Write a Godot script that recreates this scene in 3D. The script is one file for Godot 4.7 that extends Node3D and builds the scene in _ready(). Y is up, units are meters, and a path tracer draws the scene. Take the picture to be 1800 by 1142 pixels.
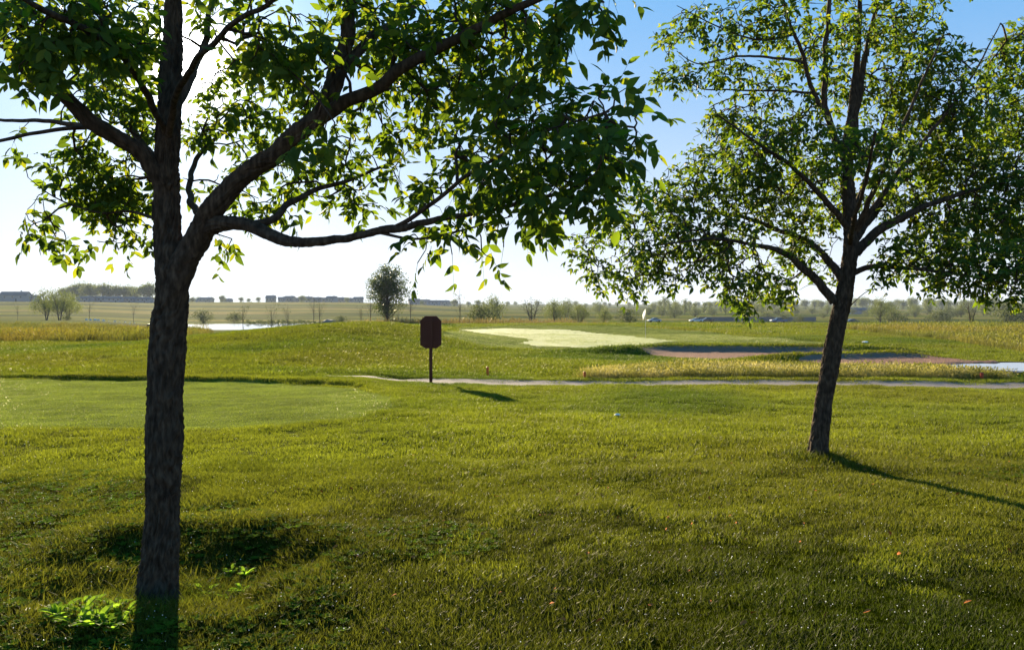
extends Node3D
# A golf hole on the plains early in the morning: two young ash trees, a mown lawn, a tee, a green with bunkers, ponds, far fields.
# Distances are metres; d is the distance in front of the camera (z = -d). FOCAL and the picture size turn a photo pixel into a direction.
const FOCAL := 1500.0
const EYE := 1.65
const PITCH := 0.026
var rng := RandomNumberGenerator.new()
var bumps := FastNoiseLite.new()
var patches := FastNoiseLite.new()
var streaks := FastNoiseLite.new()
var bark_noise := FastNoiseLite.new()
var M := {}
var poly := {}
var used_names := {}
var sun_dir := Vector3.ZERO

# ---------------------------------------------------------------- small helpers
func lin(r: float, g: float, b: float) -> Color:
	return Color(r, g, b).linear_to_srgb()

func ss(a: float, b: float, x: float) -> float:
	var t := clampf((x - a) / (b - a), 0.0, 1.0)
	return t * t * (3.0 - 2.0 * t)

func pixel_dir(px: float, py: float) -> Vector3:
	var b := -(py - 571.0) / FOCAL
	return Vector3((px - 900.0) / FOCAL, -sin(PITCH) + b * cos(PITCH), -cos(PITCH) - b * sin(PITCH))

func P(px: float, py: float, d: float) -> Vector3:
	var r := pixel_dir(px, py)
	return Vector3(0, EYE, 0) + r * (d / -r.z)

func to_pixel(p: Vector3) -> Vector2:
	var q := p - Vector3(0, EYE, 0)
	var f := -q.y * sin(PITCH) - q.z * cos(PITCH)
	var u := q.y * cos(PITCH) - q.z * sin(PITCH)
	return Vector2(900.0 + q.x / f * FOCAL, 571.0 - u / f * FOCAL)

func ground_at(px: float, py: float) -> Vector2:
	var r := pixel_dir(px, py)
	var d := 2.0
	while d < 2500.0:
		var x := r.x / -r.z * d
		var y := EYE + r.y / -r.z * d
		if y < elev(x, d):
			return Vector2(x, d)
		d *= 1.004
	return Vector2(r.x * 2500.0, 2500.0)

func world_poly(pts: Array) -> PackedVector2Array:
	var out := PackedVector2Array()
	for p in pts:
		out.append(ground_at(p[0], p[1]))
	return out

func numbered(called: String) -> String:
	if not used_names.has(called):
		used_names[called] = 0
		return called
	used_names[called] += 1
	return "%s_%03d" % [called, used_names[called]]

func tag(o: Node, label: String, category: String, group := "", kind := "") -> void:
	if label != "":
		o.set_meta("label", label)
	if category != "":
		o.set_meta("category", category)
	if group != "":
		o.set_meta("group", group)
	if kind != "":
		o.set_meta("kind", kind)

func thing(called: String, label: String, category: String, at := Vector3.ZERO, turn := 0.0, group := "") -> Node3D:
	var o := Node3D.new()
	o.name = numbered(called)
	add_child(o)
	o.position = at
	o.rotation.y = turn
	tag(o, label, category, group)
	return o

func part(called: String, m: Mesh, mat: Material, parent: Node) -> MeshInstance3D:
	var o := MeshInstance3D.new()
	o.name = called if parent != self else numbered(called)
	o.mesh = m
	o.material_override = mat
	parent.add_child(o, true)
	return o

func copy_of(o: Node3D, at: Vector3, turn: float, size: Vector3, label: String, group: String) -> Node3D:
	var c: Node3D = o.duplicate()
	c.name = numbered(String(o.name).rstrip("_0123456789"))
	add_child(c)
	c.position = at
	c.rotation.y = turn
	c.scale = size
	c.set_meta("label", label)
	if group != "":
		c.set_meta("group", group)
	return c

func on_ground(px: float, d: float, sink := 0.0) -> Vector3:
	var x := (px - 900.0) / FOCAL * d
	return Vector3(x, elev(x, d) - sink, -d)

# a bag of triangles
class Bag:
	var v := PackedVector3Array()
	var c := PackedColorArray()
	var uv := PackedVector2Array()
	var i := PackedInt32Array()
	func quad(a: Vector3, b: Vector3, e: Vector3, f: Vector3) -> void:
		var n := v.size()
		v.append_array([a, b, e, f])
		i.append_array([n, n + 1, n + 2, n, n + 2, n + 3])
	func tri(a: Vector3, b: Vector3, e: Vector3) -> void:
		var n := v.size()
		v.append_array([a, b, e])
		i.append_array([n, n + 1, n + 2])
	func box(lo: Vector3, hi: Vector3) -> void:
		var p := []
		for k in 8:
			p.append(Vector3(hi.x if k & 1 else lo.x, hi.y if k & 2 else lo.y, hi.z if k & 4 else lo.z))
		for f in [[0, 2, 3, 1], [5, 7, 6, 4], [4, 6, 2, 0], [1, 3, 7, 5], [2, 6, 7, 3], [4, 0, 1, 5]]:
			quad(p[f[3]], p[f[2]], p[f[1]], p[f[0]])
	func mesh(smooth: bool) -> ArrayMesh:
		var a := []
		a.resize(Mesh.ARRAY_MAX)
		a[Mesh.ARRAY_VERTEX] = v
		a[Mesh.ARRAY_INDEX] = i
		if c.size() == v.size() and c.size() > 0:
			a[Mesh.ARRAY_COLOR] = c
		if uv.size() == v.size() and uv.size() > 0:
			a[Mesh.ARRAY_TEX_UV] = uv
		if smooth:
			var st := SurfaceTool.new()
			st.create_from_arrays(a)
			st.generate_normals()
			return st.commit()
		var m := ArrayMesh.new()
		m.add_surface_from_arrays(Mesh.PRIMITIVE_TRIANGLES, a)
		return m

# tube along points; bark > 0 adds furrows of that depth
func tube(b: Bag, pts: PackedVector3Array, rad: PackedFloat32Array, sides: int, bark := 0.0, flare := false) -> void:
	var n := pts.size()
	var first := b.v.size()
	var u := Vector3.RIGHT
	for k in n:
		var t := (pts[mini(k + 1, n - 1)] - pts[maxi(k - 1, 0)]).normalized()
		u = u - t * u.dot(t)
		if u.length() < 0.05:
			u = Vector3.FORWARD - t * Vector3.FORWARD.dot(t)
		u = u.normalized()
		var w := t.cross(u)
		for s in sides:
			var a := TAU * s / sides
			var o := u * cos(a) + w * sin(a)
			var r := rad[k]
			if bark > 0.0:
				var q := pts[k] + o * 0.11
				var swell := bark_noise.get_noise_3d(q.x * 30.0, q.y * 22.0, q.z * 30.0)
				var ridge := 1.0 - absf(bark_noise.get_noise_3d(q.x * 330.0 + swell * 60.0, q.y * 62.0, q.z * 330.0)) * 2.6
				var chip := bark_noise.get_noise_3d(q.x * 700.0, q.y * 420.0, q.z * 700.0)
				r += bark * (clampf(ridge, -0.6, 1.0) * 0.75 - 0.35 + swell * 1.1 + chip * 0.35) * minf(1.0, rad[k] / 0.05)
				if flare:
					var low := clampf(1.0 - (pts[k].y - pts[0].y) / 0.30, 0.0, 1.0)
					r += low * low * 0.06 * (0.45 + 0.75 * cos(5.0 * a + 2.0 * sin(a)))
			b.v.append(pts[k] + o * r)
	for k in n - 1:
		for s in sides:
			var a := first + k * sides + s
			var e := first + k * sides + (s + 1) % sides
			b.i.append_array([a, a + sides, e + sides, a, e + sides, e])
	var tip := b.v.size()
	b.v.append(pts[n - 1] + (pts[n - 1] - pts[n - 2]).normalized() * rad[n - 1])
	for s in sides:
		b.i.append_array([first + (n - 1) * sides + s, tip, first + (n - 1) * sides + (s + 1) % sides])

# smooth curve through [point, radius] pairs
func smooth_line(pts: PackedVector3Array, rad: PackedFloat32Array, step: float) -> Array:
	var op := PackedVector3Array()
	var orad := PackedFloat32Array()
	for k in pts.size() - 1:
		var p0 := pts[maxi(k - 1, 0)]
		var p1 := pts[k]
		var p2 := pts[k + 1]
		var p3 := pts[mini(k + 2, pts.size() - 1)]
		var m := maxi(1, int(ceil(p1.distance_to(p2) / step)))
		for j in m:
			var t := float(j) / m
			op.append(p1.cubic_interpolate(p2, p0, p3, t))
			orad.append(lerpf(rad[k], rad[k + 1], t))
	op.append(pts[pts.size() - 1])
	orad.append(rad[rad.size() - 1])
	return [op, orad]

# ---------------------------------------------------------------- the land
const PROFILE := [[-60, 0.3], [-20, 0.1], [0, 0.0], [8, 0.0], [12, -0.1], [22, -0.40], [26, -0.46], [33, -0.60], [45, -0.70], [75, -0.62], [96, -0.75], [130, -2.0], [180, -3.4], [280, -4.8], [600, -5.2], [1000, -5.4], [4000, -6.0]]

func profile(d: float) -> float:
	for k in PROFILE.size() - 1:
		if d < PROFILE[k + 1][0]:
			var t := clampf((d - PROFILE[k][0]) / (PROFILE[k + 1][0] - PROFILE[k][0]), 0.0, 1.0)
			var p0: float = PROFILE[maxi(k - 1, 0)][1]
			var s0: float = PROFILE[maxi(k - 1, 0)][0]
			var s1: float = PROFILE[k][0]
			var s2: float = PROFILE[k + 1][0]
			var s3: float = PROFILE[mini(k + 2, PROFILE.size() - 1)][0]
			var p1: float = PROFILE[k][1]
			var p2: float = PROFILE[k + 1][1]
			var p3: float = PROFILE[mini(k + 2, PROFILE.size() - 1)][1]
			var m1 := (p2 - p0) / maxf(s2 - s0, 1.0) * (s2 - s1)
			var m2 := (p3 - p1) / maxf(s3 - s1, 1.0) * (s2 - s1)
			var t2 := t * t
			var t3 := t2 * t
			return p1 * (2 * t3 - 3 * t2 + 1) + m1 * (t3 - 2 * t2 + t) + p2 * (3 * t2 - 2 * t3) + m2 * (t3 - t2)
	return -6.0

const PATH := [[-9.0, 25.6], [-6.0, 23.8], [-4.3, 23.1], [-2.1, 22.3], [0.0, 21.6], [2.8, 21.3], [6.9, 20.9], [12.2, 20.5], [20.0, 20.2], [40.0, 19.6]]
func path_d(x: float) -> float:
	for k in PATH.size() - 1:
		if x < PATH[k + 1][0]:
			return lerpf(PATH[k][1], PATH[k + 1][1], clampf((x - PATH[k][0]) / (PATH[k + 1][0] - PATH[k][0]), 0, 1))
	return PATH[PATH.size() - 1][1]

const TEE_EDGE := [[-30.0, 22.9], [-13.7, 22.8], [-9.0, 22.4], [-6.1, 21.7], [-3.8, 20.2], [-2.4, 17.6]]
func tee_edge(x: float) -> float:
	for k in TEE_EDGE.size() - 1:
		if x < TEE_EDGE[k + 1][0]:
			return lerpf(TEE_EDGE[k][1], TEE_EDGE[k + 1][1], clampf((x - TEE_EDGE[k][0]) / (TEE_EDGE[k + 1][0] - TEE_EDGE[k][0]), 0, 1))
	return 17.6

const TREE_A := Vector2(-2.03, 4.88)
const TREE_B := Vector2(3.16, 8.84)
# [x, d, half width, half depth, how deep]
const BUNKERS := [[10.15, 37.2, 4.6, 2.9, -0.66], [14.2, 30.9, 3.4, 2.6, -0.53]]
const POND := [-54.0, 174.0, 25.0, 22.0]
const POOL := [17.5, 27.8, 3.3, 2.0]
const POND_LEVEL := -3.2
const POOL_LEVEL := -0.44

func elev(x: float, d: float) -> float:
	var e := profile(d)
	var u := x / maxf(d, 1.0)
	if d > 90.0:
		e += 1.3 * ss(-0.40, -0.52, u) * ss(90.0, 190.0, d)
		if d > 230.0:
			e += 7.1 * ss(230.0, 760.0, d) * ss(0.06, -0.22, u)
			e += bumps.get_noise_2d(x * 0.12, d * 0.3) * 0.9 * ss(260.0, 500.0, d)
	if d < 170.0:
		e -= 1.25 * ss(-0.17, -0.31, u) * ss(48.0, 82.0, d) * (1.0 - ss(128.0, 168.0, d))
	if d < 140.0:
		# the rise in front of the green, and the one to its right
		var sx := 9.5 if x < -8.3 else 6.2
		e += 1.22 * exp(-pow((x + 8.3) / sx, 2.0) - pow((d - 47.0) / 12.5, 2.0))
		e += 0.12 * exp(-pow((x - 25.0) / 17.0, 2.0) - pow((d - 92.0) / 18.0, 2.0))
		e += 0.2 * exp(-pow((x - 14.0) / 9.0, 2.0) - pow((d - 50.0) / 6.0, 2.0))
		e += bumps.get_noise_2d(x * 4.0, d * 4.0) * 0.07 * ss(3.0, 12.0, d) + bumps.get_noise_2d(x * 22.0, d * 22.0) * 0.035
		if d < 45.0 and d > 15.0:
			if x < -2.4:
				var te := tee_edge(x)
				e += 0.10 * ss(te, te + 0.3, d) * (1.0 - ss(te + 1.5, te + 6.0, d)) * (1.0 - ss(-4.0, -2.6, x))
			var pd := path_d(x)
			var here := ss(-7.0, -3.0, x)
			e += here * (0.05 * ss(pd + 0.62, pd + 0.95, d) * (1.0 - ss(pd + 4.0, pd + 14.0, d)) - 0.02 * ss(pd - 1.0, pd - 0.6, d) * (1.0 - ss(pd + 0.6, pd + 0.8, d)))
		e -= 0.15 * ss(11.5, 14.0, x) * exp(-pow((d - 24.8) / 2.0, 2.0))
		if d < 9.0:
			var r := Vector2(x, d).distance_to(TREE_A + Vector2(0.0, 0.36))
			e -= 0.14 * (1.0 - ss(0.35, 0.92, r * (1.0 + 0.5 * bumps.get_noise_2d(x * 60.0, d * 60.0))))
			e += 0.04 * exp(-pow((r - 1.0) / 0.3, 2.0))
		if d < 12.0:
			e += 0.03 * exp(-Vector2(x, d).distance_squared_to(TREE_B) * 2.0)
		for b in BUNKERS:
			var bx: float = (x - b[0]) / b[2]
			var bd: float = (d - b[1]) / b[3]
			var r := sqrt(bx * bx + bd * bd) * (1.0 + 0.13 * sin(3.0 * atan2(bd, bx) + b[0]))
			if r < 2.6:
				e = lerpf(e, b[4], 1.0 - ss(0.85, 1.5, r))
				e += (0.26 if b[0] > 12.0 else 0.36) * exp(-pow((r - 1.12) / (0.30 if r < 1.12 else 0.5), 2.0)) * ss(-0.1, 0.5, bd) * (1.0 - ss(0.35, 0.95, bx) if b[0] > 12.0 else 1.0)
		var q := Vector2((x - POOL[0]) / POOL[2], (d - POOL[1]) / POOL[3]).length()
		if q < 1.6:
			e = lerpf(e, POOL_LEVEL - 0.35 + 0.35 * q * q, 1.0 - ss(0.85, 1.5, q))
	if d > 130.0 and d < 240.0:
		var q := Vector2((x - POND[0]) / POND[2], (d - POND[1]) / POND[3]).length()
		if q < 1.7:
			e = lerpf(e, POND_LEVEL - 0.5 + 0.5 * q * q, 1.0 - ss(0.9, 1.6, q))
	return e

func normal_at(x: float, d: float) -> Vector3:
	var h := 0.15
	return Vector3(elev(x - h, d) - elev(x + h, d), 2.0 * h, elev(x, d + h) - elev(x, d - h)).normalized()

func inside(called: String, x: float, d: float) -> bool:
	var p: Array = poly[called]
	if x < p[1].x or x > p[2].x or d < p[1].y or d > p[2].y:
		return false
	return Geometry2D.is_point_in_polygon(Vector2(x, d), p[0])

func add_poly(called: String, pts: PackedVector2Array) -> void:
	var lo := pts[0]
	var hi := pts[0]
	for p in pts:
		lo = lo.min(p)
		hi = hi.max(p)
	poly[called] = [pts, lo, hi]

# what grows where
# the uncut clover rough round the trees, with a ragged mowing line and painted vignette darkening
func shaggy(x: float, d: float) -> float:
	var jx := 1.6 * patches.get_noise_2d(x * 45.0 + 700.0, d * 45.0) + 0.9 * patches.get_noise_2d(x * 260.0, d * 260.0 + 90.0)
	return 1.0 if inside("clover_vignette_rough", x + jx, d + 1.4 * jx) else 0.0

func zone(x: float, d: float) -> String:
	if Vector2((x - POND[0]) / POND[2], (d - POND[1]) / POND[3]).length() < 1.0:
		return "water"
	if d < 172.0:
		if x > -9.0 and absf(d - path_d(x)) < (0.55 + 0.06 * sin(x * 5.0) + 0.05 * sin(x * 11.3)) * ss(-6.2, -1.5, x):
			return "path"
		for b in BUNKERS:
			var bx: float = (x - b[0]) / b[2]
			var bd: float = (d - b[1]) / b[3]
			if sqrt(bx * bx + bd * bd) * (1.0 + 0.13 * sin(3.0 * atan2(bd, bx) + b[0])) < 0.9:
				return "sand"
		if elev(x, d) < POOL_LEVEL + 0.02 and Vector2((x - POOL[0]) / POOL[2], (d - POOL[1]) / POOL[3]).length() < 1.3:
			return "water"
		for k in ["tee", "green", "collar", "straw", "meadow", "prairie", "scrub"]:
			if inside(k, x, d):
				return k
		return "rough"
	return "field"

# the colour of each kind of grass, mottled at random by noise (drier and greener plants)
func turf_color(z: String, x: float, d: float) -> Color:
	var mottle := patches.get_noise_2d(x * 6.0, d * 6.0)
	var fleck := patches.get_noise_2d(x * 40.0 + 90.0, d * 40.0)
	var c := Color(0.135, 0.163, 0.011)
	match z:
		"tee": c = Color(0.15, 0.19, 0.022)
		"green": c = Color(0.24, 0.28, 0.08)
		"collar": c = Color(0.17, 0.205, 0.045)
		"straw": c = Color(0.16, 0.16, 0.03).lerp(Color(0.27, 0.235, 0.08), clampf(fleck * 1.5 + 0.4, 0, 1))
		"meadow": c = Color(0.135, 0.11, 0.018).lerp(Color(0.10, 0.115, 0.018), clampf(mottle + 0.5, 0, 1))
		"prairie": c = Color(0.17, 0.145, 0.025).lerp(Color(0.115, 0.13, 0.022), clampf(mottle + 0.5, 0, 1))
		"scrub": c = Color(0.14, 0.11, 0.04)
		"path": c = Color(0.10, 0.09, 0.08)
		"sand": c = Color(0.24, 0.135, 0.095)
		"water": c = Color(0.05, 0.045, 0.03)
		"field":
			var strip := streaks.get_noise_2d(x * 0.12, d * 1.1)
			c = Color(0.16, 0.185, 0.02).lerp(Color(0.08, 0.11, 0.016), clampf(3.0 * patches.get_noise_2d(x * 0.35 + 200.0, d * 0.35), 0, 1)).lerp(Color(0.25, 0.21, 0.06), clampf(strip * 5.0 - 0.4, 0, 1)).lerp(Color(0.06, 0.085, 0.025), clampf(-strip * 5.0 - 0.3, 0, 1))
	if z == "rough":
		c = Color(0.17, 0.20, 0.016).lerp(Color(0.049, 0.066, 0.0065), shaggy(x, d)) if d < 24.0 else c  # dark tone is clover rough plus lens vignette painted into the turf
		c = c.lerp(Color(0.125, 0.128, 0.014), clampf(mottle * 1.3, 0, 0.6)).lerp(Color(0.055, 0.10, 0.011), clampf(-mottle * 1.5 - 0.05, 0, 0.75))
	var k := 1.0 + 0.25 * fleck
	return Color(c.r * k, c.g * k, c.b * k)

func build_ground() -> void:
	var b := Bag.new()
	var rows := PackedFloat32Array()
	var s := 6.0
	while s < 4000.0:
		rows.append(s - 12.0)
		var d := s - 12.0
		s *= 1.0065 if d < 120.0 else (1.012 if d < 320.0 else 1.03)
	var cols := PackedFloat32Array()
	var uu := -2.4
	while uu <= 2.4:
		cols.append(uu)
		uu += 0.0055 if absf(uu) < 0.66 else 0.05
	var nc := cols.size()
	for d in rows:
		for u in cols:
			var x := u * (d + 12.0)
			b.v.append(Vector3(x, elev(x, d), -d))
			var zn := zone(x, d)
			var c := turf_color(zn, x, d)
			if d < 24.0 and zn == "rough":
				c = c * 0.45 # thatch and soil, darkened further to paint shade between the blades
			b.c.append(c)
	for r in rows.size() - 1:
		for k in nc - 1:
			var a := r * nc + k
			b.i.append_array([a, a + nc, a + nc + 1, a, a + nc + 1, a + 1])
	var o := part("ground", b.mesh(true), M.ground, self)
	tag(o, "rolling mown turf of the golf course and far fields", "ground", "", "structure")

# ---------------------------------------------------------------- sky and light
func build_sky() -> void:
	var w := 1024
	var h := 512
	var im := Image.create(w, h, false, Image.FORMAT_RGBF)
	for y in h:
		var el := PI * (0.5 - (y + 0.5) / h)
		var t := 1.0 - exp(-pow(maxf(el, 0.0) / 0.208, 1.4))
		var base := Color(0.88, 0.95, 1.03).lerp(Color(0.02, 0.335, 0.78), t)
		for x in w:
			var az := TAU * (x + 0.5) / w
			var dir := Vector3(-sin(az) * cos(el), sin(el), cos(az) * cos(el)) * -1.0
			dir.y = sin(el)
			var g := acos(clampf(dir.dot(sun_dir), -1.0, 1.0))
			var glow := 0.42 * exp(-g / 0.2) + 0.16 * exp(-g / 0.45) + 1.6 * exp(-g / 0.045) + 14.0 * exp(-pow(g / 0.032, 2.0))
			im.set_pixel(x, y, Color(base.r + glow, base.g + glow * 0.98, base.b + glow * 0.93))
	var m := PanoramaSkyMaterial.new()
	m.panorama = ImageTexture.create_from_image(im)
	var sky := Sky.new()
	sky.sky_material = m
	var e := Environment.new()
	e.background_mode = Environment.BG_SKY
	e.sky = sky
	e.tonemap_mode = Environment.TONE_MAPPER_LINEAR
	e.tonemap_exposure = 4.1
	e.background_energy_multiplier = 0.26
	e.fog_enabled = true
	e.fog_density = 0.00013
	e.fog_light_color = Color(0.86, 0.92, 1.0)
	e.sdfgi_enabled = true
	e.ssao_enabled = true
	e.ssil_enabled = true
	var we := WorldEnvironment.new()
	we.name = "environment"
	we.environment = e
	add_child(we)

func noise_tex(freq: float, size: int, lo: Color, hi: Color, seed_: int, octaves := 4) -> NoiseTexture2D:
	var n := FastNoiseLite.new()
	n.seed = seed_
	n.frequency = freq
	n.fractal_octaves = octaves
	var t := NoiseTexture2D.new()
	t.width = size
	t.height = size
	t.seamless = true
	t.noise = n
	var g := Gradient.new()
	g.set_color(0, lo)
	g.set_color(1, hi)
	t.color_ramp = g
	return t

func mat(called: String, c: Color, rough := 0.8, spec := 0.3) -> StandardMaterial3D:
	var m := StandardMaterial3D.new()
	m.resource_name = called
	m.albedo_color = c
	m.roughness = rough
	m.metallic_specular = spec
	M[called] = m
	return m

func build_materials() -> void:
	var g := mat("ground", Color.WHITE, 0.97, 0.02)
	g.vertex_color_use_as_albedo = true
	g.albedo_texture = noise_tex(0.03, 512, Color(0.55, 0.55, 0.55), Color(1, 1, 1), 3, 5)
	g.uv1_triplanar = true
	g.uv1_world_triplanar = true
	g.uv1_scale = Vector3(0.9, 0.9, 0.9)
	var t := mat("turf", Color.WHITE, 0.55, 0.22)
	t.vertex_color_use_as_albedo = true
	t.backlight_enabled = true
	t.backlight = Color(1, 1, 0.8).linear_to_srgb()
	t.cull_mode = BaseMaterial3D.CULL_DISABLED
	var dw: StandardMaterial3D = t.duplicate()
	dw.resource_name = "dewy_turf"
	dw.roughness = 0.42
	dw.metallic_specular = 0.7
	M["dewy_turf"] = dw
	var bk := mat("bark", Color.WHITE, 0.9, 0.2)
	bk.albedo_texture = noise_tex(0.05, 512, Color(0.11, 0.085, 0.065), Color(0.41, 0.345, 0.285), 7, 5)
	bk.uv1_triplanar = true
	bk.uv1_scale = Vector3(1.1, 0.35, 1.1)
	bk.heightmap_enabled = true
	bk.heightmap_texture = noise_tex(0.06, 512, Color.BLACK, Color.WHITE, 9, 5)
	bk.heightmap_scale = 0.5
	mat("twig", Color(0.24, 0.19, 0.15), 0.8, 0.2)
	var k := 0
	for a in [[Color(0.035, 0.058, 0.011), Color(0.15, 0.23, 0.009)], [Color(0.028, 0.05, 0.011), Color(0.075, 0.125, 0.007)], [Color(0.045, 0.06, 0.010), Color(0.26, 0.30, 0.010)]]:
		var l := mat("leaf%d" % k, a[0].linear_to_srgb(), 0.55, 0.1)
		l.backlight_enabled = true
		l.backlight = a[1].linear_to_srgb()
		l.cull_mode = BaseMaterial3D.CULL_DISABLED
		k += 1
	var fl := mat("far_leaf", lin(0.055, 0.07, 0.02), 0.6, 0.15)
	fl.backlight_enabled = true
	fl.backlight = lin(0.11, 0.135, 0.03)
	var fd := mat("dark_leaf", lin(0.025, 0.038, 0.014), 0.5, 0.2)
	fd.backlight_enabled = true
	fd.backlight = lin(0.06, 0.085, 0.015)
	var fg := mat("olive_leaf", lin(0.05, 0.06, 0.022), 0.7, 0.15)
	fg.backlight_enabled = true
	fg.backlight = lin(0.07, 0.085, 0.03)
	mat("far_bark", lin(0.06, 0.05, 0.04), 0.9, 0.2)
	mat("sign_wood", lin(0.085, 0.024, 0.014), 0.6, 0.25)
	mat("white_paint", lin(0.75, 0.75, 0.73), 0.5, 0.4)
	mat("red_paint", lin(0.42, 0.05, 0.02), 0.5, 0.4)
	mat("orange_paint", lin(0.6, 0.13, 0.02), 0.5, 0.4)
	mat("metal", lin(0.3, 0.3, 0.3), 0.4, 0.5)
	mat("dark_box", lin(0.03, 0.035, 0.04), 0.6, 0.3)
	mat("rock", lin(0.10, 0.095, 0.09), 0.9, 0.3)
	mat("pale_rock", lin(0.5, 0.5, 0.48), 0.9, 0.3)
	mat("house_wall", lin(0.20, 0.21, 0.23), 0.9, 0.2)
	mat("house_wall_warm", lin(0.27, 0.23, 0.19), 0.9, 0.2)
	mat("house_roof", lin(0.09, 0.09, 0.10), 0.9, 0.2)
	mat("glass", lin(0.03, 0.035, 0.04), 0.08, 0.6)
	mat("tyre", lin(0.02, 0.02, 0.02), 0.9, 0.2)
	mat("concrete", lin(0.16, 0.14, 0.14), 0.95, 0.2)
	for c in [["car_silver", 0.30, 0.36, 0.42], ["car_white", 0.6, 0.62, 0.64], ["car_dark", 0.02, 0.022, 0.03], ["car_blue", 0.04, 0.10, 0.24], ["car_grey", 0.06, 0.07, 0.09]]:
		var p := mat(c[0], lin(c[1], c[2], c[3]), 0.3, 0.5)
		p.clearcoat_enabled = true
		p.clearcoat = 0.8
		p.clearcoat_roughness = 0.08
	var wa := mat("water", lin(0.02, 0.025, 0.02), 0.04, 0.6)
	wa.metallic = 0.0
	var sa := mat("sand", Color.WHITE, 0.95, 0.2)
	sa.albedo_texture = noise_tex(0.04, 512, lin(0.13, 0.066, 0.046), lin(0.25, 0.135, 0.095), 21, 5)
	sa.uv1_triplanar = true
	sa.uv1_world_triplanar = true
	sa.uv1_scale = Vector3(0.5, 0.5, 0.5)
	sa.heightmap_enabled = true
	sa.heightmap_texture = noise_tex(0.05, 512, Color.BLACK, Color.WHITE, 22, 4)
	sa.heightmap_scale = 3.0
	for a in [["green_sheet", 0.32, 0.33, 0.125, 0.35]]:
		var gs := mat(a[0], Color.WHITE, 0.62, a[4])
		gs.albedo_texture = noise_tex(0.05, 512, lin(a[1] * 0.75, a[2] * 0.75, a[3] * 0.75), lin(a[1] * 1.3, a[2] * 1.3, a[3] * 1.3), 41, 5)
		gs.uv1_triplanar = true
		gs.uv1_world_triplanar = true
		gs.uv1_scale = Vector3(0.25, 0.25, 0.25)
	var pa := mat("gravel", Color.WHITE, 0.85, 0.2)
	pa.albedo_texture = noise_tex(0.18, 512, lin(0.07, 0.06, 0.057), lin(0.30, 0.27, 0.26), 31, 3)
	pa.uv1_triplanar = true
	pa.uv1_world_triplanar = true
	pa.uv1_scale = Vector3(1.2, 1.2, 1.2)
	pa.heightmap_enabled = true
	pa.heightmap_texture = noise_tex(0.2, 512, Color.BLACK, Color.WHITE, 32, 3)
	pa.heightmap_scale = 1.0
	mat("dead_leaf", lin(0.34, 0.11, 0.03), 0.8, 0.1)
	var dr := mat("dew", lin(0.75, 0.75, 0.75), 0.1, 0.6)  # white and translucent, painting the sun glint of clear drops
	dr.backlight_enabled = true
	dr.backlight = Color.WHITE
	var fl2 := mat("flag", lin(0.8, 0.8, 0.8), 0.8, 0.2)
	fl2.backlight_enabled = true
	fl2.backlight = lin(0.5, 0.5, 0.5)
	var cl := mat("clover", Color.WHITE, 0.7, 0.12)
	cl.vertex_color_use_as_albedo = true
	cl.backlight_enabled = true
	cl.backlight = Color.WHITE
	cl.cull_mode = BaseMaterial3D.CULL_DISABLED
	var wd := mat("weed", lin(0.05, 0.09, 0.012), 0.7, 0.1)
	wd.backlight_enabled = true
	wd.backlight = lin(0.36, 0.60, 0.04)
	wd.cull_mode = BaseMaterial3D.CULL_DISABLED

# ---------------------------------------------------------------- grass
func tuft(blades: int, radius: float, hmin: float, hmax: float, width: float, lean: float, dry: float, seed_: int, heads := 0.0) -> ArrayMesh:
	var r := RandomNumberGenerator.new()
	r.seed = seed_
	var b := Bag.new()
	for k in blades:
		var a := r.randf() * TAU
		var q := radius * sqrt(r.randf())
		var p := Vector3(cos(a) * q, -0.01, sin(a) * q)
		var h := r.randf_range(hmin, hmax)
		var f := r.randf() * TAU
		var side := Vector3(cos(f), 0, sin(f)) * width * r.randf_range(0.6, 1.2)
		var l := r.randf() * TAU
		var off := Vector3(cos(l), 0, sin(l)) * h * lean * r.randf_range(0.2, 1.4)
		var mid := p + off * 0.35 + Vector3(0, h * 0.6, 0)
		var top := p + off + Vector3(0, h * r.randf_range(0.85, 1.05), 0)
		var n := b.v.size()
		b.v.append_array([p - side * 0.5, p + side * 0.5, mid + side * 0.42, mid - side * 0.42, top])
		b.i.append_array([n, n + 3, n + 2, n, n + 2, n + 1, n + 3, n + 4, n + 2])
		var m := r.randf_range(0.45, 1.6)
		var c := Color(m, m, m)
		if r.randf() < dry:
			c = Color(1.6, 1.25, 1.3) * r.randf_range(0.8, 1.2)
		for j in 5:
			b.c.append(c)
		if r.randf() < heads:
			n = b.v.size()
			var s2 := side * 1.6
			var up := (top - mid).normalized() * h * 0.28
			b.v.append_array([top - up * 0.2, top + up * 0.4 + s2, top + up, top + up * 0.4 - s2])
			b.i.append_array([n, n + 3, n + 2, n, n + 2, n + 1])
			for j in 4:
				b.c.append(Color(2.1, 1.9, 2.2) * r.randf_range(0.7, 1.2))
	return b.mesh(false)

func scatter(called: String, label: String, category: String, mesh: Mesh, spots: Array, material: Material) -> void:
	if spots.is_empty():
		return
	var mm := MultiMesh.new()
	mm.transform_format = MultiMesh.TRANSFORM_3D
	mm.use_colors = true
	mm.mesh = mesh
	mm.instance_count = spots.size()
	for k in spots.size():
		mm.set_instance_transform(k, spots[k][0])
		mm.set_instance_color(k, spots[k][1])
	var o := MultiMeshInstance3D.new()
	o.name = numbered(called)
	o.multimesh = mm
	o.material_override = material
	add_child(o)
	tag(o, label, category, "", "stuff")

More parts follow.
